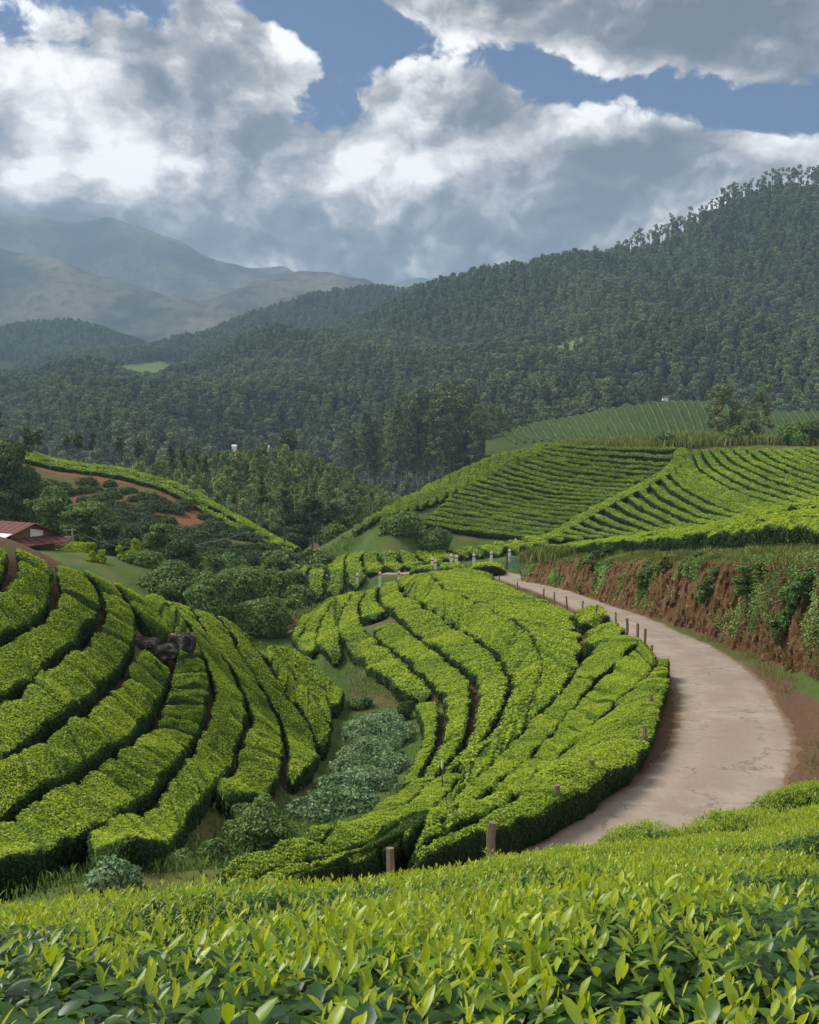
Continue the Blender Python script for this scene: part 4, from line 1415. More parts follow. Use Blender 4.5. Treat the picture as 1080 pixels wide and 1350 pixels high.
for (u, vb, Y, w, h, sd_, lb, mm) in [(145, 1185, 14.5, 85, 48, 3, 'round blue-green shrub at the near end of the gully', M_silver), (285, 1142, 19, 60, 34, 4, 'small dark shrub beside the low grass of the gully', M_shrub),
                                      (535, 948, 44, 28, 22, 6, 'small dark green shrub right of the silvery mound', M_dark), (478, 938, 47, 40, 16, 8, 'flat pale green weed patch above the silvery mound', M_shrub),
                                      (340, 1105, 23.5, 130, 26, 9, 'low bright green weeds along the gully floor', M_shrub), (240, 1165, 17.5, 110, 22, 19, 'low grassy weeds between the round shrub and the tea', M_shrub)]:
    shrub(u, vb, Y, w, h, sd_, lb, mm, 9, leaf=0.10)
# shrubs on the cut bank
BK = [(858, 790, 56, 34, 44, 'dark leafy shrub hanging on the cut bank', M_shrub), (795, 752, 71, 40, 34, 'greyish dry bush spilling over the lip of the cut bank', M_dark), (945, 800, 46, 40, 55, 'dark green shrub in the middle of the cut bank', M_shrub),
      (920, 768, 50, 26, 40, 'narrow creeper clump near the lip of the cut bank', M_shrub), (1000, 790, 42, 62, 60, 'broad pale green bush on the upper cut bank', M_shrub), (1050, 850, 37, 56, 90, 'large green bush at the right end of the cut bank', M_shrub),
      (1018, 765, 42, 40, 26, 'grassy tuft under the right field edge', M_grass), (885, 752, 56, 30, 22, 'small grassy bush on the lip above the bare earth', M_grass), (1070, 800, 36, 46, 50, 'dark bush close to the photo edge on the bank', M_shrub),
      (770, 782, 76, 12, 12, 'tiny weed on the far bare bank face', M_shrub), (970, 838, 44, 16, 12, 'tiny weed near the foot of the bank', M_shrub)]
bb, btt = resample(bank_b, 260), resample(bank_t, 260)
for k, (u, vb, Y, w, h, lb, mm) in enumerate(BK):
    wv_, hv_ = w * Y / FPX, h * Y / FPX
    # slide along the bank to the place seen at this pixel
    vc = vb - h * 0.5
    best = None
    for f in np.linspace(0.1, 1.0, 19):
        pts = bb * (1 - f) + btt * f
        d = pts[:, 1:2]
        uu = 540 + FPX * pts[:, 0] / (pts[:, 1] * CP - pts[:, 2] * SP)
        vv = 675 - FPX * (pts[:, 2] * CP + pts[:, 1] * SP) / (pts[:, 1] * CP - pts[:, 2] * SP)
        e = (uu - u) ** 2 + (vv - vc) ** 2 + (pts[:, 1] < 20) * 1e6
        i = int(e.argmin())
        if best is None or e[i] < best[0]:
            best = (e[i], pts[i])
    c0 = best[1]
    nb = 26
    rr_ = random.Random(k + 60)
    bl = []
    for q in range(nb):
        f = (q + 0.5) / nb - 0.5
        dz_ = f * hv_
        sp_ = 0.55 * math.sqrt(max(0.1, 1 - (2 * f) ** 2))
        bl.append(((rr_.uniform(-sp_, sp_) * wv_ + dz_ * 0.2, rr_.uniform(-.1, .2) * wv_ - dz_ * 0.15, dz_), (wv_ * rr_.uniform(.09, .2), wv_ * rr_.uniform(.09, .18), hv_ * rr_.uniform(.06, .13))))
    o = link('bank_shrub', foliage_mesh('bank_shrub', bl, max(0.09, Y * 0.0026), 1.6, 70 + k, mm), None, tuple(c0))
    tag(o, lb, 'shrub', 'shrubs growing on the cut bank')


# trailing weeds on the bank face
wq = BANK_L[BANK_Q].mean(1)
hq_ = np.tile(np.linspace(0, 1, 45), len(BANK_Q) // 45)
mid_ = BANK_V[BANK_Q].mean(1)
cl_ = fbm(mid_ * np.array([0.45, 0.45, 0.6]), 4, 71) + 0.22 * sstep(-mid_[:, 1], -62, -40) + 0.15 * hq_ - 0.05
wt = sstep(cl_, 0.12, 0.30) * sstep(hq_, 0.10, 0.35) + 0.03
p_, n_, k_, ar_ = sample_faces(BANK_V, BANK_Q, 34000, 72, wt)
n_ *= np.sign(-(n_[:, 0:1]) + 1e-6)
p_ = p_ + n_ * rng.uniform(0.0, 0.28, (len(p_), 1)) * np.clip(cl_[k_], 0.1, 0.8)[:, None] * 1.6
lv_, lq_ = leaf_cards(p_, n_ * 0.5 + np.array([0, 0, 0.6]), np.maximum(0.10, p_[:, 1] * 0.0026), 0.5, 73, 0.5)
tn_ = np.clip(0.62 + 0.9 * vnoise(p_ * 0.5, 74) * 0.4 + rng.normal(0, 0.16, len(p_)), 0, 1)
tag(link('weeds', mk_mesh('weeds', lv_, lq_, None, [M_shrub], False, {'tint': (tn_, 'FACE')})), 'trailing weeds on the face of the cut bank', None, None, 'stuff')


# grass tufts: along the bank lip, the road verge and the hill crest
def grass_mass(name, pts, h, label, seed, m=M_grass, wide=0.02, per=9, spread=0.18, tint=(0.5, 0.2)):
    r = np.random.default_rng(seed)
    n = len(pts) * per
    p = np.repeat(np.asarray(pts), per, 0) + np.column_stack([r.normal(0, spread, (n, 2)), np.zeros(n)])
    hh = np.repeat(np.broadcast_to(h, (len(pts),)), per) * r.uniform(0.5, 1.25, n)
    a = r.uniform(0, 6.283, n)
    ln = r.normal(0, 0.35, (n, 2)) * hh[:, None]
    sd_ = np.stack([np.cos(a), np.sin(a), 0 * a], -1) * (hh * wide)[:, None]
    top = p + np.column_stack([ln, hh])
    mid = p + np.column_stack([ln * 0.35, hh * 0.6])
    V = np.stack([p - sd_, p + sd_, mid + sd_ * 0.8, top, mid - sd_ * 0.8], 1).reshape(-1, 3)
    i = np.arange(n)[:, None] * 5
    Q = i + np.array([[0, 1, 2, 4]])
    T = i + np.array([[4, 2, 3]])
    t = np.clip(r.normal(tint[0], tint[1], n), 0, 1)
    me = mk_mesh(name, V, Q, T, [m], False, {'tint': (np.concatenate([t, t]), 'FACE')})
    return tag(link(name, me), label, None, None, 'stuff')


lip = []
for k in range(60, 260, 1):
    for j in range(5):
        f = rng.uniform(0.93, 1.35) if k < 240 else rng.uniform(0.85, 1.9)
        if vnoise(np.array([[k * 0.12, 3.3]]))[0] < -0.15 and k < 235:
            continue
        x, y = (bb[k] * (1 - f) + btt[k] * f)[:2] + rng.normal(0, 0.1, 2)
        lip.append((x, y, max(float(H(x, y)), btt[k, 2] - 0.15)))
bt2 = resample(bank_t, 200)
for k in range(50, 199):
    for j in range(9):
        x, y = bt2[k, :2] + bn[k] * rng.uniform(-0.1, 1.25)
        lip.append((x, y, float(H(x, y)) - 0.02))
lip = np.array(lip)
grass_mass('grass', lip, np.where(lip[:, 1] > 84, 0.95, 0.10 + 0.32 * (0.5 + 0.5 * vnoise(lip[:, :2] * 0.8, 4))), 'grass along the lip of the cut bank', 3, per=14, wide=0.05, spread=0.22, tint=(0.42, 0.18))
vg = []
tR = np.gradient(road_c[:, :2], axis=0)
tR /= np.linalg.norm(tR, axis=1)[:, None]
nR = np.stack([tR[:, 1], -tR[:, 0]], -1)
for k in range(60, 360):
    for j in range(6):
        sgn = rng.choice([-1, 1])
        # road_c runs towards the camera
        if vnoise(np.array([[k * 0.11, sgn * 2.0]]))[0] < -0.05:
            continue
        x, y = road_c[k, :2] + nR[k] * sgn * rng.uniform(1.75, 2.6)
        vg.append((x, y, float(H(x, y)) - 0.02))
grass_mass('grass', np.array(vg), 0.16, 'short grass on the road verges', 4, per=10, wide=0.05, spread=0.16, tint=(0.38, 0.15))
gl = []
for (a_, n_) in (([(60, 1180), (200, 1150), (330, 1095), (430, 1050)], 900), ([(455, 885), (490, 905), (515, 935)], 500), ([(560, 905), (590, 950), (560, 1010)], 160)):
    q = resample(hit(a_, 0)[:, :2], n_) + rng.normal(0, 1.1, (n_, 2))
    gl += [(x, y, float(H(x, y)) - 0.02) for x, y in q]
grass_mass('grass', np.array(gl), 0.11, 'low grass and weeds in the gully', 6, M_shrub, per=16, wide=0.12, spread=0.28, tint=(0.5, 0.2))
wu, wy = rng.uniform(-20, 700, 16000), rng.uniform(62, 134, 16000)
wx = (wu - 540) / FPX * wy
ok_ = ~((wx > -5) & (wy < 96)) & ~((wu < 225) & (wy > 68) & (wy < 104)) & ~((wy > 117) & ((wu < 430) | (wu > 640)))
ok_ &= np.abs(side_of(road_c, wx, wy)[0]) > 2.4
ok_ &= vnoise(np.stack([wx * 0.25, wy * 0.25], -1)) > -0.35
wd_ = np.stack([wx, wy, H(wx, wy) - 0.03], -1)[ok_][:6500]
grass_mass('weeds', wd_, 0.08 + 0.26 * np.clip(0.3 + vnoise(wd_[:, :2] * 0.3, 9), 0, 1), 'rough weeds and grass over the valley ground', 12, M_shrub, per=12, wide=0.16, spread=0.5, tint=(0.6, 0.2))
cr = []
for k in range(1500):
    u = rng.uniform(735, 1180)
    q = P(u, 581, 153 + rng.uniform(-2.5, 5.5))
    cr.append((q[0], q[1], float(H(q[0], q[1])) - 0.05))
cr = np.array(cr)
hcr = 0.65 + 0.7 * sstep(cr[:, 0], 24, 40) * (0.6 + 0.6 * rng.random(len(cr)))
grass_mass('tall_grass', cr, hcr, 'tall dry grass along the crest of the striped hill', 8, per=12, wide=0.06, spread=0.5, tint=(0.48, 0.2))
for k, (u, w, h, lb) in enumerate([(975, 40, 20, 'low bush in the crest grass under the big gum tree'), (1045, 60, 22, 'wide bush in the crest grass near the photo edge'), (878, 26, 16, 'small bush at the left part of the crest grass'), (1075, 50, 26, 'dark bush on the crest at the photo edge')]):
    shrub(u, 586, 152, w, h, 40 + k, lb, M_shrub if k != 3 else M_dark, 10, leaf=0.4, name='bush')

# ------------------------------------------------------------------ dark tea hill behind the house
ML = [[(-60, 570), (0, 583), (60, 601), (150, 614), (250, 643), (330, 690), (400, 721)], [(-60, 578), (0, 590), (60, 607), (150, 620), (245, 650), (320, 694), (392, 726)],
      [(-60, 585), (0, 597), (60, 613), (150, 627), (240, 657), (312, 699), (385, 731)]]
for k, lb in enumerate(('tea hedge along the skyline of the dark hill behind the house', 'tea hedge just below the skyline above the bare red cut')):
    a, b = ML[k], ML[k + 1]
    row(a, b, lb, 'tea hedges on top of the dark hill', y0=100, h=0.6, gap=0.7, cover=1.2, young=0.4)


def lump_mesh(seed, sx, sy, sz):
    r = random.Random(seed)
    bl = [((r.uniform(-.3, .3) * sx, r.uniform(-.2, .2) * sy, 0.25 * sz), (sx * .34, sy * .45, sz * .7)) for _ in range(3)]
    return foliage_mesh('tea_bush', bl, 0.30, 1.5, seed, M_dark, up=0.7)  # dark leaf colour paints the shade lying on this hillside


LUMPS = [lump_mesh(300 + k, 2.6, 1.5, 0.9) for k in range(5)]
k = 0
skyl = np.array(ML[2], float)
for i in range(14):
    u = 58 + max(0, i - 6) * 22 + (i % 2) * 10
    while u < 436:
        uu = u + rng.uniform(-6, 6)
        vv = float(np.interp(uu, skyl[:, 0], skyl[:, 1])) + (13 if uu < 215 else 3) + i * 9.0 + rng.uniform(-3.5, 3.5)
        u += rng.uniform(17, 25)
        if vv > 758 or (i == 0 and uu < 110) or (abs(uu - 252) < 13 and 668 < vv < 696) or (i == 0 and uu < 215 and rng.random() < 0.5) or rng.random() < 0.06:
            continue
        q = hit([(uu, vv)], 0.3, 100)[0]
        o = link('tea_bush', LUMPS[k % 5], None, (q[0], q[1], float(H(q[0], q[1])) - 0.1))
        o.rotation_euler = (0, 0, rng.uniform(-0.6, 0.1))
        sc_ = rng.uniform(0.75, 1.2)
        o.scale = (sc_, sc_, sc_)
        tag(o, 'dark rounded tea bush on the shaded hill below the red cut', 'tea bush', 'dark tea bushes on the hill behind the house')
        k += 1

# ------------------------------------------------------------------ house, pole, garden
E1 = P(42, 690, 83)
E0 = np.array([E1[0] - 0.86 * 16, E1[1] + 0.51 * 16, E1[2]])
ax = (E1 - E0) / np.linalg.norm(E1 - E0)
lat_ = np.array([-ax[1], ax[0], 0.0])
if lat_[1] > 0:
    lat_ = -lat_                                                  # towards the camera
gh = float(H(E1[0], E1[1]))
house = bpy.data.objects.new('house', None)
C.objects.link(house)
house.location = (E1[0], E1[1], gh)
tag(house, 'long low shed with rusty red sheet roofs and one pale strip', 'house')
RH = E1[2] - gh
Lh = 16.0


def hp(a, l, z):
    """house coordinates: a metres back from the near gable, l towards the camera side, z above ground"""
    return -ax * a + lat_ * l + np.array([0, 0, z])


def slab(b, p00, p10, p11, p01, th):
    n = np.cross(np.array(p10) - p00, np.array(p01) - p00)
    n = n / np.linalg.norm(n) * th
    q = [np.array(p) for p in (p00, p10, p11, p01)]
    b.add([*(x for x in q), *(x + n for x in q)], [[0, 1, 2, 3], [7, 6, 5, 4], [0, 4, 5, 1], [1, 5, 6, 2], [2, 6, 7, 3], [3, 7, 4, 0]])


b = MB()
slab(b, hp(-0.5, 0, RH), hp(Lh, 0, RH), hp(Lh, 2.3, RH - 0.75), hp(-0.5, 2.3, RH - 0.75), 0.06)
slab(b, hp(-0.5, 0, RH + .003), hp(Lh, 0, RH + .003), hp(Lh, -2.6, RH - 1.0), hp(-0.5, -2.6, RH - 1.0), 0.06)
slab(b, hp(-0.3, 3.1, RH - 1.05), hp(Lh, 3.1, RH - 1.05), hp(Lh, 5.2, RH - 1.75), hp(-0.3, 5.2, RH - 1.75), 0.06)
slab(b, hp(0.05, -2.6, RH - 1.0), hp(0.05, 5.2, RH - 1.0), hp(-1.5, 5.2, RH - 1.5), hp(-1.5, -2.6, RH - 1.5), -0.05)
for k in range(10):
    b.tube([hp(0.05, -2.4 + k * 0.8, RH - 0.96), hp(-1.5, -2.4 + k * 0.8, RH - 1.46)], 0.035, 4)
for k in range(22):                                              # corrugation ribs
    a = -0.3 + k * 0.75
    b.tube([hp(a, 0.02, RH + 0.05), hp(a, 2.3, RH - 0.70)], 0.035, 4)
    b.tube([hp(a, 3.1, RH - 1.0), hp(a, 5.2, RH - 1.70)], 0.035, 4)
roof = link('roof', b.mesh('roof', [M_roof]), house)
b = MB()
slab(b, hp(-0.4, 2.15, RH - 0.66), hp(Lh, 2.15, RH - 0.66), hp(Lh, 3.2, RH - 1.0), hp(-0.4, 3.2, RH - 1.0), 0.05)
link('roof_sheet', b.mesh('roof_sheet', [M_sheet]), roof)
b = MB()
b.add([hp(0, 2.0, -0.5), hp(0, -2.2, -0.5), hp(0, -2.2, RH - 0.9), hp(0, 0, RH - 0.06), hp(0, 2.0, RH - 0.72), hp(Lh, 2.0, -0.5), hp(Lh, -2.2, -0.5), hp(Lh, -2.2, RH - 0.9), hp(Lh, 0, RH - 0.06), hp(Lh, 2.0, RH - 0.72)],
      [[0, 1, 2, 4], [5, 9, 7, 6], [0, 4, 9, 5], [1, 6, 7, 2]], [[4, 2, 3], [9, 8, 7]])
link('wall', b.mesh('wall', [M_timber]), house)  # dark timber tone also paints the roof's shadow on the wall
b = MB()
for a in (0.2, 3.2, 6.2, 9.2, 12.2):
    p0 = hp(a, 5.0, 0)
    b.box((p0[0], p0[1], (RH - 1.75) * 0.5 - 0.2), (0.14, 0.14, RH - 1.75 + 0.4))
link('veranda_posts', b.mesh('veranda_posts', [M_timber]), house)
b = MB()
p0 = hp(-0.02, 0.4, (RH - 1) * 0.5)
slab(b, hp(-0.02, 0.2, RH - 1.0), hp(-0.02, -1.0, RH - 1.0), hp(-0.02, -1.0, RH - 0.6), hp(-0.02, 0.2, RH - 0.4), 0.04)
link('gable_panel', b.mesh('gable_panel', [M_white]), house)

# stepped earth and low rails beside the house
b = MB()
for k in range(3):
    a, c_ = P(62, 721 + k * 4, 90 - k), P(106, 722 + k * 4, 90 - k)
    a[2], c_[2] = float(H(a[0], a[1])) + 0.35, float(H(c_[0], c_[1])) + 0.35
    t = np.linspace(0, 1, 6)[:, None]
    b.tube(a * (1 - t) + c_ * t, 0.06, 6, k)
    for f in (0.05, 0.35, 0.65, 0.95):
        p0 = a * (1 - f) + c_ * f
        b.box((p0[0], p0[1], p0[2] - 0.25), (0.1, 0.1, 0.75))
tag(link('rail_fence', b.mesh('rail_fence', [M_timber])), 'low timber rails across the brown earth beside the red roof', 'fence')

x, y, z = ground_at(96, 735, 90)
zt = P(95, 697, 90)[2]
pole = bpy.data.objects.new('utility_pole', None)
C.objects.link(pole)
pole.location = (x, y, z)
tag(pole, 'slim utility pole with a short crossarm standing by the garden', 'utility pole')
b = MB()
b.tube([(0, 0, -0.5), (0.02, 0, (zt - z) * 0.5), (0.0, 0, zt - z)], [0.10, 0.085, 0.07], 8)
link('shaft', b.mesh('shaft', [M_grey]), pole)
b = MB()
b.box((-0.25, 0, zt - z - 0.12), (1.1, 0.08, 0.08))
b.box((-0.35, -0.02, zt - z - 0.75), (0.55, 0.16, 0.22))
link('crossarm', b.mesh('crossarm', [M_grey]), pole)
top = np.array([x, y, zt])
wire([top, P(190, 722, 100), P(330, 700, 118)], 'pair of thin wires running right from the utility pole', 'power_line', 0.022, 0.5)

shrub(106, 737, 88, 52, 14, 200, 'long clipped yellow-green hedge in the house garden', M_yellow, 14, leaf=0.16, name='clipped_hedge', group='clipped garden shrubs', cover=2.2)


def topiary(u, vb, Y, blobs, label, seed):
    x, y, z = ground_at(u, vb, Y)
    kpx = Y / FPX
    bl = [((dx * kpx, 0, dz * kpx), (a * kpx, a * kpx, h_ * kpx)) for dx, dz, a, h_ in blobs]
    tag(link('topiary', foliage_mesh('topiary', bl, 0.16, 2.4, seed, M_yellow), None, (x, y, z)), label, 'topiary', 'clipped garden shrubs')


topiary(119, 728, 87, [(-2, 5, 6, 4), (-2, 11, 4.5, 4), (4, 11, 4, 3.5)], 'two small clipped balls at the end of the yellow hedge', 2)
topiary(122, 751, 80, [(0, 4, 8, 3), (0, 10, 4, 4)], 'low flat clipped bush with one ball on top', 3)
topiary(135, 754, 80, [(0, 5, 6, 5.5), (0, 14, 4.2, 4.2)], 'two-ball clipped bush like a snowman', 4)
topiary(166, 750, 84, [(-4, 6, 7, 6), (5, 8, 7, 6), (-8, 17, 4, 4)], 'broad clipped bush with a small ball on its left', 5)
topiary(179, 744, 86, [(0, 8, 6, 9), (1, 18, 6, 8), (0, 26, 5, 5)], 'tall clipped yellow-green column at the right of the garden', 6)

# ------------------------------------------------------------------ shrubs and trees of the valley
VS = [(190, 765, 84, 70, 20, 'M_shrub', 'round', 10, 'low leafy shrub between the garden column and the hill crest'), (330, 778, 96, 90, 24, 'M_shrub', 'flat', 10, 'flat spread of pale shrub in the valley middle'), (395, 800, 90, 60, 22, 'M_shrub', 'round', 9, 'low shrub at the left edge of the flat field'), (20, 700, 112, 75, 120, 'M_dark', 'round', 14, 'tall dark bushy tree at the left photo edge behind the shed'), (72, 690, 108, 60, 50, 'M_shrub', 'round', 10, 'green tree right behind the red roof'),
      (112, 714, 104, 70, 52, 'M_shrub', 'flat', 12, 'broad flat-topped tree in the middle behind the garden'), (152, 716, 102, 46, 34, 'M_dark', 'round', 9, 'dark tree right of the flat-topped tree'),
      (172, 722, 100, 44, 30, 'M_dark', 'round', 9, 'dark bush behind the tall clipped column'), (208, 732, 98, 66, 44, 'M_shrub', 'flat', 12, 'spreading green tree right of the garden'),
      (240, 756, 92, 64, 42, 'M_dark', 'round', 10, 'dark leafy tree in the valley right of the garden'), (268, 755, 104, 40, 18, 'M_shrub', 'round', 8, 'small round shrub at the foot of the dark tea hill'),
      (228, 782, 78, 96, 30, 'M_shrub', 'round', 10, 'pale leafy shrub just over the left hill crest'), (272, 797, 76, 100, 32, 'M_shrub', 'round', 11, 'shrub over the crest, second from the garden'),
      (312, 800, 84, 110, 36, 'M_shrub', 'round', 12, 'wide bright shrub in the valley bottom'), (357, 795, 92, 96, 32, 'M_shrub', 'round', 11, 'bright shrub right of the wide one in the valley bottom'),
      (345, 822, 78, 100, 20, 'M_shrub', 'round', 10, 'low dark shrub at the mouth of the gully'), (300, 768, 100, 90, 26, 'M_shrub', 'round', 9, 'shrub in the valley under the dark tea slope'),
      (387, 780, 97, 60, 26, 'M_shrub', 'round', 9, 'light green shrub beside the flat field'), (360, 755, 108, 60, 22, 'M_shrub', 'round', 8, 'low shrub behind the flat field'),
      (440, 735, 125, 50, 30, 'M_shrub', 'round', 8, 'shrub in the dip between the two tea hills'), (420, 748, 114, 50, 20, 'M_shrub', 'round', 8, 'low shrub at the top of the flat field'),
      (196, 706, 112, 34, 18, 'M_dark', 'round', 8, 'small dark tree at the lower edge of the dark tea hill'), (50, 665, 120, 50, 34, 'M_shrub', 'round', 8, 'small green tree under the red cut'),
      (395, 700, 150, 44, 30, 'M_dark', 'round', 8, 'dark bush behind the end of the dark tea hill'), (440, 690, 165, 60, 26, 'M_dark', 'round', 8, 'reddish dark shrub between the hills'),
      (535, 715, 116, 90, 16, 'M_shrub', 'round', 10, 'weedy mound at the foot of the striped hill'), (575, 716, 115, 60, 12, 'M_shrub', 'round', 8, 'low weedy patch right of the mound')]
for k, (u, vb, Y, w, h, mm, shp, n, lb) in enumerate(VS):
    shrub(u, vb, Y, w, h, 400 + k, lb, globals()[mm], n, name='bushy_tree' if h > 45 else 'shrub', shape=shp, cover=1.9, leaf=Y * 0.0032)

# ------------------------------------------------------------------ hills, built as lofts through lines of the landscape
def forestfloor(name, a, b_, c_, sc=0.02):
    def f(g):
        pos = g.n('ShaderNodeNewGeometry').outputs['Position']
        n1 = g.noise(pos, sc, 7, 0.6)
        n2 = g.noise(pos, sc * 9, 5, 0.65)
        col = g.mix(g.smooth(n1, 0.35, 0.65), a, b_)
        col = g.mix(g.smooth(n2, 0.45, 0.75), col, c_)
        g.put(g.out.inputs[0], principled(g, col, 0.95, 0.05, n2, 0.5, 1.0).outputs[0])
    return mat(name, f)


M_floor = forestfloor('forest_floor', (0.022, 0.040, 0.018), (0.040, 0.062, 0.022), (0.055, 0.075, 0.03))
M_moor_sunpatch = forestfloor('sun_patched_mountain_grass', (0.030, 0.044, 0.028), (0.22, 0.20, 0.13), (0.020, 0.034, 0.024), 0.0045)  # pale sunlit patches and dark cloud shadow painted into the grass colour
M_meadow = forestfloor('meadow', (0.10, 0.17, 0.035), (0.16, 0.22, 0.055), (0.07, 0.12, 0.03), 0.03)
M_teafield = forestfloor('distant_tea_ground', (0.045, 0.078, 0.020), (0.06, 0.098, 0.026), (0.085, 0.11, 0.036), 0.05)


class Loft:
    def __init__(self, lines, nu, nv, u0, u1, back=250.0, drop=60.0, amp=0.0, wl=80.0, seed=0, sm=6):
        us = np.linspace(u0, u1, nu)
        W_ = []
        for L in lines:
            L = np.array(L, float)
            v = np.interp(us, L[:, 0], L[:, 1])
            Y = np.interp(us, L[:, 0], L[:, 2])
            for _ in range(sm):
                v[1:-1] = (v[:-2] + 2 * v[1:-1] + v[2:]) / 4
                Y[1:-1] = (Y[:-2] + 2 * Y[1:-1] + Y[2:]) / 4
            W_.append(P(us, v, Y))
        bk = W_[-1].copy()
        bk[:, 1] += back
        bk[:, 0] *= (1 + back / W_[-1][:, 1])
        bk[:, 2] -= drop
        W_.append(bk)
        W_ = np.array(W_)
        K = len(W_)
        t = np.linspace(0, K - 1, nv)
        i = np.minimum(t.astype(int), K - 2)
        f = (t - i)[:, None, None]
        p0, p1, p2, p3 = W_[np.maximum(i - 1, 0)], W_[i], W_[i + 1], W_[np.minimum(i + 2, K - 1)]
        self.V = 0.5 * (2 * p1 + (p2 - p0) * f + (2 * p0 - 5 * p1 + 4 * p2 - p3) * f * f + (3 * p1 - p0 - 3 * p2 + p3) * f ** 3)
        self.t = t / (K - 1)
        self.rid = (K - 2) / (K - 1)
        if amp:
            fall = np.clip(np.abs(self.t - self.rid) / 0.12, 0, 1) * np.clip(self.t / 0.05, 0, 1)
            n = 0.52 - 2 * np.abs(fbm(np.stack([self.V[..., 0] / wl + self.V[..., 1] / wl * 0.5, self.V[..., 1] / wl * 0.45], -1), 4, seed))
            self.V[..., 2] += amp * n * (0.15 + 0.85 * fall)[:, None]
        self.nv, self.nu = nv, nu

    def obj(self, name, m):
        me = mk_mesh(name, self.V, gridquads(self.nv, self.nu)[:, ::-1], None, [m], True)
        return tag(link(name, me), kind='structure')

    def sample(self, spacing, seed, tmax=None):
        """jittered points on the slope, about one per spacing^2"""
        V, Q = self.V.reshape(-1, 3), gridquads(self.nv, self.nu)
        tq = np.repeat(self.t[:-1], self.nu - 1)
        w = (tq < (tmax or self.rid + 0.03)).astype(float)
        a, c_ = V[Q[:, 0]], V[Q[:, 2]]
        ar = np.linalg.norm(np.cross(V[Q[:, 2]] - V[Q[:, 0]], V[Q[:, 3]] - V[Q[:, 1]]), axis=1) * 0.5 * w
        n = int(ar.sum() / spacing ** 2)
        p, _, _, _ = sample_faces(V, Q, n, seed, w)
        # thin out points that fall in the same cell, so crowns keep apart
        key = np.floor(p[:, :2] / (spacing * 0.75)).astype(np.int64)
        _, keep = np.unique(key[:, 0] * 100003 + key[:, 1], return_index=True)
        return p[keep]


def to_px(p):
    d = p[..., 1] * CP - p[..., 2] * SP
    return 540 + FPX * p[..., 0] / d, 675 - FPX * (p[..., 2] * CP + p[..., 1] * SP) / d


def in_poly(u, v, poly):
    poly = np.array(poly, float)
    c = np.zeros(u.shape, bool)
    x0, y0 = poly[-1]
    for x1, y1 in poly:
        cond = ((y1 > v) != (y0 > v)) & (u < (x0 - x1) * (v - y1) / (y0 - y1 + 1e-9) + x1)
        c ^= cond
        x0, y0 = x1, y1
    return c


# the main forested mountain
H1 = Loft([[(-160, 655, 400), (100, 655, 400), (300, 660, 400), (450, 660, 400), (600, 655, 400), (700, 625, 410), (850, 592, 420), (1240, 592, 400)],
           [(-160, 588, 540), (100, 585, 540), (300, 582, 550), (500, 575, 550), (700, 550, 540), (900, 525, 530), (1240, 518, 520)],
           [(-160, 556, 640), (0, 548, 660), (120, 535, 690), (250, 520, 720), (400, 505, 740), (600, 482, 730), (800, 448, 700), (1000, 415, 680), (1240, 395, 660)],
           [(-160, 556, 780), (0, 545, 790), (120, 527, 820), (240, 512, 860), (330, 490, 890), (430, 458, 920), (520, 424, 940), (590, 402, 950), (680, 374, 950), (740, 350, 940), (800, 338, 930), (860, 322, 925), (930, 290, 920), (980, 258, 910), (1040, 248, 900), (1240, 232, 890)]],
          260, 150, -160, 1240, 260, 120, 36, 190, 3)
H1.obj('mountain', M_floor)
# the wooded hill behind its left flank, and the lower one at the left edge
H2 = Loft([[(60, 560, 930), (240, 545, 950), (500, 500, 1050), (720, 470, 1150)], [(60, 515, 1010), (135, 512, 1000), (240, 505, 1010), (400, 470, 1150), (560, 440, 1250), (720, 440, 1300)],
           [(60, 482, 1150), (135, 480, 1120), (190, 478, 1110), (240, 476, 1120), (330, 445, 1230), (420, 420, 1320), (560, 410, 1350), (720, 430, 1400)],
           [(60, 500, 1320), (150, 488, 1300), (215, 474, 1300), (270, 450, 1340), (330, 428, 1380), (400, 408, 1410), (440, 400, 1420), (480, 391, 1430), (520, 394, 1430), (560, 398, 1430), (600, 408, 1440), (720, 440, 1450)]],
          160, 90, 60, 720, 200, 90, 10, 140, 9)
H2.obj('hill', M_floor)
H3 = Loft([[(-160, 570, 900), (100, 560, 930), (330, 540, 960)], [(-160, 510, 1150), (0, 512, 1150), (140, 505, 1150), (330, 500, 1200)], [(-160, 470, 1350), (0, 465, 1350), (120, 462, 1360), (330, 490, 1380)],
           [(-160, 448, 1500), (0, 444, 1500), (60, 436, 1510), (95, 431, 1510), (130, 444, 1510), (170, 464, 1510), (205, 474, 1520), (240, 485, 1520), (330, 505, 1530)]],
          120, 80, -160, 330, 200, 80, 9, 130, 15)
H3.obj('hill', M_floor)
# bare grass mountains, far off
R1 = Loft([[(-300, 560, 1819), (700, 520, 1959)], [(-300, 440, 2310), (150, 440, 2310), (290, 452, 2240), (450, 430, 2380), (700, 430, 2450)],
           [(-300, 330, 2730), (0, 334, 2730), (60, 345, 2695), (110, 362, 2660), (170, 388, 2590), (215, 405, 2520), (270, 415, 2520), (340, 385, 2660), (385, 366, 2730), (450, 378, 2730), (500, 392, 2730), (700, 430, 2730)]],
          260, 110, -300, 700, 500, 350, 42, 360, 22, 4)
R1.obj('mountain', M_moor_sunpatch)
R2 = Loft([[(-400, 560, 2520), (700, 560, 2660)], [(-400, 400, 3220), (200, 400, 3220), (700, 420, 3360)],
           [(-400, 303, 3639), (-50, 293, 3639), (60, 293, 3639), (140, 297, 3639), (185, 307, 3639), (240, 323, 3639), (262, 343, 3639), (285, 355, 3674), (330, 365, 3709), (390, 381, 3779), (450, 395, 3849), (700, 433, 3919)]],
          260, 110, -400, 700, 650, 480, 63, 560, 31, 4)
R2.obj('mountain', M_moor_sunpatch)
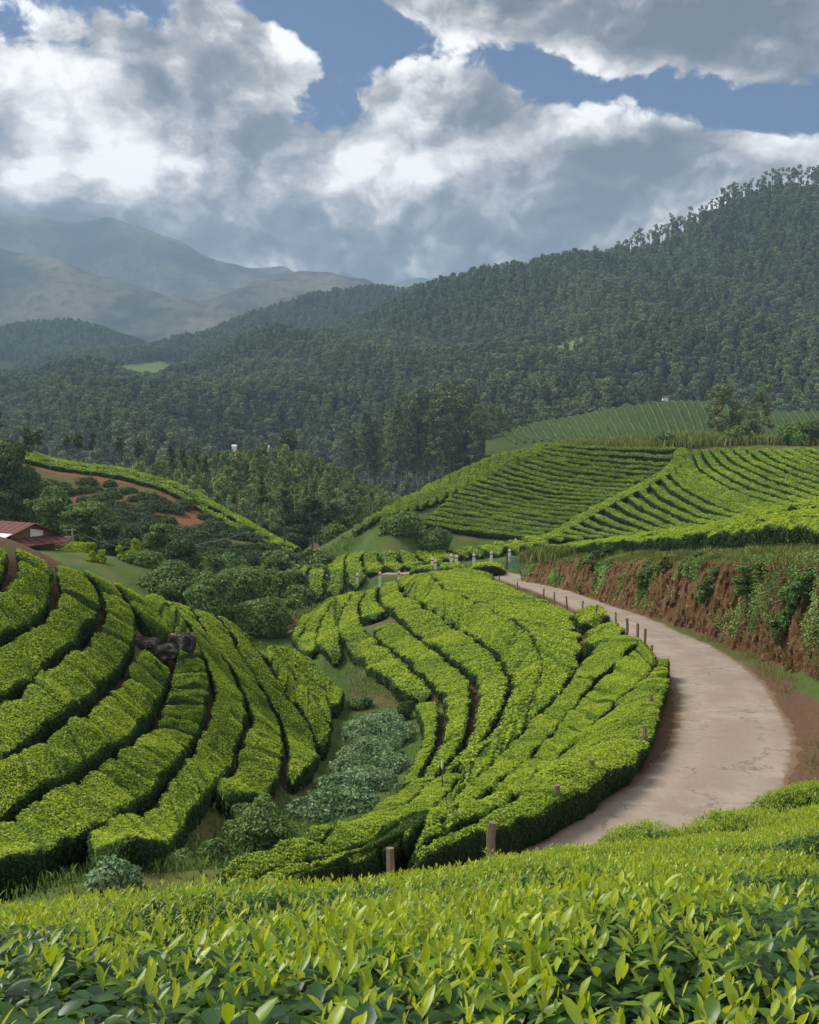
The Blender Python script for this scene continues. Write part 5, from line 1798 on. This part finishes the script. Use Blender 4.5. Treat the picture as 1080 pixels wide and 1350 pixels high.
R3 = Loft([[(300, 560, 4340), (800, 560, 4340)], [(300, 420, 5040), (800, 420, 5040)], [(300, 405, 5460), (430, 372, 5460), (452, 356, 5460), (480, 372, 5460), (510, 376, 5390), (558, 366, 5390), (590, 382, 5390), (640, 398, 5460), (800, 420, 5460)]],
          160, 60, 300, 800, 650, 480, 42, 630, 35, 2)
R3.obj('mountain', M_moor_sunpatch)
# valley floor behind the near hills
KN = Loft([[(150, 720, 165), (300, 712, 172), (420, 705, 178), (540, 690, 185)], [(150, 662, 195), (270, 655, 200), (380, 650, 205), (480, 676, 200), (540, 692, 200)],
           [(150, 640, 228), (230, 632, 230), (270, 626, 235), (330, 610, 240), (380, 614, 240), (440, 638, 235), (500, 670, 228), (540, 694, 225)]], 90, 60, 150, 540, 40, 12, 1.5, 25, 41)
KN.obj('hill', M_floor)
# tea fields in view past the crest of the striped hill
TF = Loft([[(640, 600, 250), (720, 598, 250), (900, 598, 250), (1240, 598, 250)], [(640, 588, 280), (700, 572, 285), (800, 560, 290), (900, 552, 295), (1000, 562, 295), (1240, 560, 290)],
           [(640, 585, 310), (690, 567, 318), (740, 556, 325), (800, 545, 332), (880, 531, 340), (930, 533, 340), (1000, 546, 340), (1240, 548, 335)]], 120, 50, 640, 1240, 40, 20, 0.8, 30, 44)
TF.obj('hill', M_teafield)
for k in range(44):
    u0_ = 655 + k * 11.4
    pts = []
    for f in np.linspace(0.25, 0.98, 14):
        tt_ = f * TF.rid
        i = min(int(tt_ * (TF.nv - 1)), TF.nv - 2)
        uj = (u0_ + (1 - f) * 34 - 640) / 600 * (TF.nu - 1)
        j = int(np.clip(uj, 0, TF.nu - 2))
        pts.append(TF.V[i, j] * (1 - (uj - j)) + TF.V[i, j + 1] * (uj - j))
    pts = np.array(pts)
    bl = []
    b = MB()
    pts[:, 2] += 0.12
    b.tube(pts, 0.34, 7, k)
    me = b.mesh('tea_hedge', [M_tea], True)
    at = me.attributes.new('tint', 'FLOAT', 'FACE')
    at.data.foreach_set('value', np.clip(rng.normal(0.30, 0.07, len(me.polygons)), 0, 1).astype(np.float32))
    tag(link('tea_hedge', me), 'distant tea row on the slope seen past the crest of the striped hill', 'tea hedge', 'distant tea rows past the striped hill')
# light green clearings in the woods
def clearing(loft, poly, m, lift):
    Vm = loft.V.reshape(-1, 3)
    qd = gridquads(loft.nv, loft.nu)[:, ::-1]
    cu, cv = to_px(Vm[qd].mean(1))
    cu = cu + 9 * vnoise(np.stack([cu * 0.08, cv * 0.12], -1), 5)
    kq = in_poly(cu, cv + 4 * vnoise(np.stack([cu * 0.07, cv * 0.1], -1), 6), poly) & (np.repeat(loft.t[:-1], loft.nu - 1) < loft.rid)
    tag(link('meadow', mk_mesh('meadow', Vm + np.array([0, -0.8, lift]), qd[kq], None, [m], True)), kind='structure')


clearing(H2, [(122, 512), (150, 492), (200, 477), (240, 482), (238, 494), (190, 508), (160, 514)], M_meadow, 1.2)
clearing(H1, [(720, 472), (735, 455), (770, 443), (800, 450), (775, 462), (745, 474)], M_meadow, 1.0)

# ------------------------------------------------------------------ trees of the forests
def merged_tree(seed, w, h, trunk, n, shape, leaf, cover, mcrown, size=0.36, mb=None):
    t_, c_ = tree_parts(w, h, trunk, n, seed, shape, leaf, cover, mcrown, mb or M_bark, size, limbs=2)
    V, Q, mi, tn = [], [], [], []
    base = 0
    T = []
    for me, mk in ((c_, 0), (t_, 1)):
        v = np.zeros(len(me.vertices) * 3, np.float32)
        me.vertices.foreach_get('co', v)
        v = v.reshape(-1, 3)
        fs = [tuple(p.vertices) for p in me.polygons]
        for f in fs:
            (Q if len(f) == 4 else T).append([x + base for x in f])
        V.append(v)
        base += len(v)
    nqc = sum(1 for p in c_.polygons)
    a = np.zeros(nqc, np.float32)
    c_.attributes['tint'].data.foreach_get('value', a)
    tq = np.concatenate([a, np.zeros(len(Q) - nqc + len(T), np.float32)])
    mi = np.concatenate([np.zeros(nqc, int), np.ones(len(Q) - nqc + len(T), int)])
    return mk_mesh('forest_tree', np.concatenate(V), Q, T if T else None, [mcrown, mb or M_bark], False, {'tint': (tq, 'FACE')}, mi)


def forest_leaf(name, lo, mid, hi):
    def f(g):
        a = g.n('ShaderNodeAttribute', attribute_name='tint')
        oi = g.n('ShaderNodeObjectInfo')
        pn = g.noise(g.n('ShaderNodeNewGeometry').outputs['Position'], 0.014, 4, 0.6)
        fac = g.m('ADD', a.outputs['Fac'], g.m('ADD', g.m('MULTIPLY', g.m('SUBTRACT', oi.outputs['Random'], 0.5), 0.5), g.m('MULTIPLY', g.m('SUBTRACT', pn, 0.5), 0.9)), clamp=True)
        col = g.ramp(fac, [(0, lo), (0.5, mid), (1, hi)])
        g.put(g.out.inputs[0], principled(g, col, 0.8, 0.1).outputs[0])
    return mat(name, f)


M_forest = forest_leaf('forest_leaf', (0.046, 0.078, 0.042), (0.150, 0.218, 0.094), (0.27, 0.34, 0.15))
M_young = forest_leaf('young_forest_leaf', (0.060, 0.105, 0.036), (0.235, 0.335, 0.105), (0.46, 0.55, 0.19))
far_variants = [merged_tree(500 + k, 3.9, 9, 2.0, 6, ['round', 'cone', 'tall', 'round'][k], 0.8, 1.3, M_forest, 0.36) for k in range(4)]
near_variants = [merged_tree(520 + k, 4.6, 9.5, 1.2, 8, ['cone', 'cone', 'tall'][k], 0.7, 1.4, M_young, 0.36) for k in range(3)]


def scatter(name, pts, variants, label, seed, smin=0.7, smax=1.35):
    """a wood of many trees as one object: the points of a mesh, a tree on each"""
    r = np.random.default_rng(seed)
    me = bpy.data.meshes.new(name)
    me.vertices.add(len(pts))
    me.vertices.foreach_set('co', np.ascontiguousarray(pts, np.float32).ravel())
    for nm, arr in (('sc', r.uniform(smin, smax, len(pts))), ('rz', r.uniform(0, 6.283, len(pts)))):
        me.attributes.new(nm, 'FLOAT', 'POINT').data.foreach_set('value', arr.astype(np.float32))
    me.attributes.new('pick', 'INT', 'POINT').data.foreach_set('value', r.integers(0, len(variants), len(pts)).astype(np.int32))
    o = link(name, me)
    ng = bpy.data.node_groups.new(name, 'GeometryNodeTree')
    ng.interface.new_socket('Geometry', in_out='INPUT', socket_type='NodeSocketGeometry')
    ng.interface.new_socket('Geometry', in_out='OUTPUT', socket_type='NodeSocketGeometry')
    N, L = ng.nodes, ng.links
    gi, go = N.new('NodeGroupInput'), N.new('NodeGroupOutput')
    join = N.new('GeometryNodeGeometryToInstance')
    for vm_ in variants:
        src = bpy.data.objects.new('forest_tree', vm_)          # never linked into the scene
        oi = N.new('GeometryNodeObjectInfo')
        oi.inputs['Object'].default_value = src
        L.new(oi.outputs['Geometry'], join.inputs[0])
    iop = N.new('GeometryNodeInstanceOnPoints')
    L.new(gi.outputs[0], iop.inputs['Points'])
    L.new(join.outputs[0], iop.inputs['Instance'])
    iop.inputs['Pick Instance'].default_value = True

    def attr(nm, ty):
        a = N.new('GeometryNodeInputNamedAttribute')
        a.data_type = ty
        a.inputs['Name'].default_value = nm
        return a.outputs[0]
    L.new(attr('pick', 'INT'), iop.inputs['Instance Index'])
    L.new(attr('sc', 'FLOAT'), iop.inputs['Scale'])
    cx = N.new('ShaderNodeCombineXYZ')
    L.new(attr('rz', 'FLOAT'), cx.inputs[2])
    L.new(cx.outputs[0], iop.inputs['Rotation'])
    L.new(iop.outputs[0], go.inputs[0])
    md = o.modifiers.new('trees', 'NODES')
    md.node_group = ng
    return tag(o, label, None, None, 'stuff')


p = H1.sample(3.3, 61)
u, v = to_px(p)
clear = in_poly(u, v, [(720, 470), (740, 452), (780, 443), (800, 452), (770, 468)]) & (rng.random(len(p)) < 0.8)
clear |= in_poly(u, v, [(800, 362), (860, 330), (930, 325), (935, 345), (870, 365)]) & (rng.random(len(p)) < 0.55)
nearm = (p[:, 1] < 222)
fh = vnoise(p[:, :2] / 55.0, 90)
crestline = np.interp(u, to_px(H1.V[int(round(H1.rid * (H1.nv - 1)))])[0], to_px(H1.V[int(round(H1.rid * (H1.nv - 1)))])[1])
thin = (u > 830) & (v < crestline + 9) & (rng.random(len(p)) < 0.85)
p = p[~clear & ~nearm & ~thin & (u > -60) & (u < 1140)]
scatter('forest', p, far_variants, 'forest covering the big mountain on the right', 1, 0.45, 1.4)
p = H2.sample(5.0, 62)
u, v = to_px(p)
p = p[~(in_poly(u, v, [(118, 514), (150, 490), (200, 475), (242, 480), (240, 496), (190, 510), (160, 516)])) & (u < 720)]
scatter('forest', p, far_variants, 'forest on the rounded hill in the middle distance', 2, 0.8, 1.5)
p = H3.sample(5.6, 63)
u, v = to_px(p)
op = (v > 475) & (vnoise(p[:, :2] / 60.0, 95) > -0.1)
scatter('forest', p[~op & (u > -60)], far_variants, 'hazy forest on the low hill at the left', 3, 0.8, 1.5)
p = KN.sample(1.9, 64)
u, v = to_px(p)
scatter('young_forest', p[(u > 200) | (v < 640)], near_variants, 'young conical trees covering the knoll in the valley', 4, 0.26, 0.50)


# ------------------------------------------------------------------ single trees that stand out
class Surf:
    def __init__(self, loft):
        self.V = loft.V[:int(loft.rid * loft.nv) + 2].reshape(-1, 3)

    def z(self, x, y):
        d = (self.V[:, 0] - x) ** 2 + (self.V[:, 1] - y) ** 2
        k = np.argsort(d)[:4]
        w = 1 / (d[k] + 0.01)
        return float((self.V[k, 2] * w).sum() / w.sum())


S1, STF, SKN = Surf(H1), Surf(TF), Surf(KN)
M_gum = leafy('gum_leaf', [(0.0, (0.04, 0.065, 0.035)), (0.5, (0.19, 0.25, 0.12)), (1.0, (0.40, 0.45, 0.25))], 0.15, 0.6, 0.2)
# two big gum trees on the crest of the striped hill
for (u, w, h, n, sd_, lb) in ((951, 60, 74, 26, 3, 'broad pale gum tree with open crown on the crest of the striped hill'), (1003, 40, 72, 20, 8, 'narrower gum tree right of the broad one on the crest')):
    Y = 160
    x, y, z = ground_at(u, 580, Y)
    H_ = P(u, 577 - h, Y)[2] - z
    put_tree(tree_parts(w * Y / FPX * 1.1, H_, H_ * 0.16, n + 10, sd_, 'tall', 0.34, 1.3, M_gum, M_pale, 0.14, 18, core=False, tr=0.2), (x, y, z), lb, 'gum tree', None, 'gum_tree')
# tall gum stand at the foot of the mountain
M_stem = simple('grey_stem', (0.20, 0.19, 0.165), 0.9, 0.1, 0.3, 2)
GV = [tree_parts(6.0, 24, 3.0 + 1.5 * k, 20, 600 + k, 'tall', 0.8, 1.4, M_forest, M_stem, 0.21, 5, core=False, tr=0.13) for k in range(4)]
r = random.Random(5)
for k in range(54):
    u = 452 + 240 * (k + r.random()) / 54
    Y = r.uniform(292, 345)
    hpx = 60 + 62 * math.exp(-((u - 585) / 85) ** 2) + r.uniform(-12, 10)
    q = P(u, 640, Y)
    z = min(q[2] + 1.0, -15.0)
    put_tree(GV[k % 4], (q[0], q[1], z - 0.3), 'tall pale-trunked gum tree in the dense stand below the mountain', 'gum tree', 'tall gum trees in the stand below the mountain', 'gum_tree', r.uniform(0, 6.28), hpx * Y / FPX / 24, r.uniform(0.95, 1.1))
# thin trees along the mountain skyline
RV = [tree_parts(4.2, 13, 6.5, 6, 640 + k, 'tall', 1.1, 1.1, M_forest, M_bark, 0.26, 3, core=False, tr=0.22) for k in range(4)]
ridge = H1.V[int(round(H1.rid * (H1.nv - 1)))]
ru, rv = to_px(ridge)
n_ = 0
u = 596.0
while u < 1100:
    hp_ = 0.62 + 0.5 * sstep(np.array(u), 700, 860) * (0.75 + 0.5 * float(vnoise(np.array([[u * 0.05, 1.0]]))[0]))
    q = np.array([np.interp(u, ru, ridge[:, i]) for i in range(3)])
    q[1] += r.uniform(-8, 6)
    put_tree(RV[n_ % 4], (q[0], q[1], q[2] - 1.0), 'slender tree standing out against the sky on the mountain ridge', 'tree', 'slender trees along the mountain ridge', 'ridge_tree', r.uniform(0, 6.28), hp_ * r.uniform(0.95, 1.55))
    n_ += 1
    u += r.uniform(3.0, 6.5)
# trees beyond the dark tea hill and in the valley
ST = [(50, 588, 165, 18, 24, 'tall', 'M_dark', 'small dark tree on the left skyline of the tea hill'), (88, 590, 168, 10, 16, 'round', 'M_dark', 'tiny tree on the skyline, second from the left'), (103, 592, 165, 14, 20, 'round', 'M_dark', 'round-headed tree on the tea hill skyline'),
      (122, 594, 165, 14, 24, 'round', 'M_dark', 'round-headed tree with thin trunk right beside another on the skyline'), (158, 596, 168, 13, 20, 'round', 'M_dark', 'lone round tree on the skyline above the red cut'), (182, 606, 172, 15, 26, 'tall', 'M_dark', 'upright dark tree behind the tea hill'),
      (226, 618, 180, 15, 30, 'tall', 'M_dark', 'slim tree behind the tea hill, left end of a short line'), (242, 620, 180, 14, 30, 'tall', 'M_dark', 'slim tree in the short line behind the tea hill'), (258, 624, 178, 15, 32, 'tall', 'M_dark', 'slim tree at the right end of the short line'),
      (272, 626, 182, 14, 26, 'tall', 'M_dark', 'bushier slim tree just past the short line'), (312, 652, 150, 34, 58, 'tall', 'M_gum', 'tall open tree rising behind the right end of the tea hill'), (345, 668, 140, 28, 44, 'cone', 'M_dark', 'dark pointed tree between the tea hill and the knoll'),
      (376, 702, 128, 44, 76, 'cone', 'M_dark', 'big dark conical tree at the end of the dark tea hill'), (380, 602, 250, 32, 36, 'round', 'M_dark', 'dark rounded tree on top of the wooded knoll'), (-3, 575, 140, 16, 62, 'tall', 'M_dark', 'slender tree cut by the left photo edge'),
      (35, 612, 150, 26, 36, 'round', 'M_dark', 'leafy tree behind the bushy one at the left edge'), (412, 690, 150, 36, 36, 'round', 'M_dark', 'dark round tree between the two tea hills'), (448, 684, 175, 40, 24, 'round', 'M_gum', 'brownish tree at the foot of the wooded knoll')]
for k, (u, vb, Y, w, h, shp, mm, lb) in enumerate(ST):
    q = P(u, vb, Y)
    z = float(H(q[0], q[1])) if Y < 183 else SKN.z(q[0], q[1])
    H_ = max(h * Y / FPX, P(u, vb - h, Y)[2] - z)
    put_tree(tree_parts(w * Y / FPX * 0.85, H_, max(H_ - h * Y / FPX * 0.85, H_ * 0.15), 14, 700 + k, shp, Y * 0.0034, 1.4, globals()[mm], M_bark, 0.24, 4, core=(mm == 'M_dark'), tr=0.12), (q[0], q[1], z), lb, 'tree', None, 'tree', k)


# ------------------------------------------------------------------ small far buildings
def far_house(u, v, Y, wpx, hpx, label, wallm, roofm, z=None, rz=0.0, deep=0.7):
    q = P(u, v, Y)
    w, h = wpx * Y / FPX, hpx * Y / FPX
    root = bpy.data.objects.new('far_house', None)
    C.objects.link(root)
    root.location = q
    root.rotation_euler = (0, 0, rz)
    b = MB()
    b.box((0, 0, h * 0.3 - 1.0), (w, w * deep, h * 0.6 + 2.0))
    link('wall', b.mesh('wall', [wallm]), root)
    b = MB()
    x, y = w * 0.54, w * deep * 0.58
    b.add([(-x, -y, h * .58), (x, -y, h * .58), (x, y, h * .58), (-x, y, h * .58), (-x, 0, h), (x, 0, h)], [[0, 1, 5, 4], [2, 3, 4, 5], [3, 2, 1, 0]], [[0, 4, 3], [1, 2, 5]])
    link('roof', b.mesh('roof', [roofm]), root)
    if wpx > 15:
        b = MB()
        for i in range(5):
            b.box((-w * 0.4 + w * 0.2 * i, -w * deep * 0.5 - 0.02, h * 0.32), (w * 0.09, 0.05, h * 0.22))
        link('windows', b.mesh('windows', [M_glass]), root)
    tag(root, label, 'building', 'small buildings far down the valley')


far_house(507, 659, 232, 24, 11, 'blue and white building with a grey roof in the dip between two hills', M_blue, M_slate, deep=0.35)
far_house(309, 592, 330, 6, 6, 'tiny white house among trees, left one of a pair', M_white, M_white)
far_house(352, 593, 330, 6, 6, 'tiny white house among trees, right one of a pair', M_white, M_white)
far_house(877, 529, 338, 7, 7, 'tiny hut on top of the distant tea field', M_white, M_slate)
far_house(72, 486, 1180, 8, 5, 'white speck of a house on the hazy left hillside', M_white, M_white)

# valley floor under everything, out to the foot of the far mountains
vx, vy = np.meshgrid(np.linspace(-3000, 2200, 60), np.linspace(150, 6400, 80), indexing='ij')
tag(link('terrain', mk_mesh('terrain', np.stack([vx, vy, np.full(vx.shape, -31.0)], -1), gridquads(60, 80), None, [M_floor], True)), kind='structure')

# ------------------------------------------------------------------ air
HAZE = 3.0e-4
lo = min(float(o_.V[..., 2].min()) for o_ in (H1, H2, H3, R1, R2, R3, KN, TF))
hi = max(float(o_.V[..., 2].max()) for o_ in (H1, H2, H3, R1, R2, R3))
b = MB()
b.box((-500, 3100, (min(lo, -30) + hi + 10) / 2), (5200, 6800, hi + 12 - min(lo, -30)))
hz = link('haze', b.mesh('haze', []))


def hazef(g):
    pv = g.n('ShaderNodeVolumePrincipled')
    pv.inputs['Color'].default_value = (0.41, 0.60, 0.86, 1)
    pv.inputs['Density'].default_value = HAZE
    pv.inputs['Anisotropy'].default_value = 0.2
    g.put(g.out.inputs['Volume'], pv.outputs[0])


hz.data.materials.append(mat('haze_air', hazef))
tag(hz, 'thin bluish haze filling the valley', None, None, 'stuff')
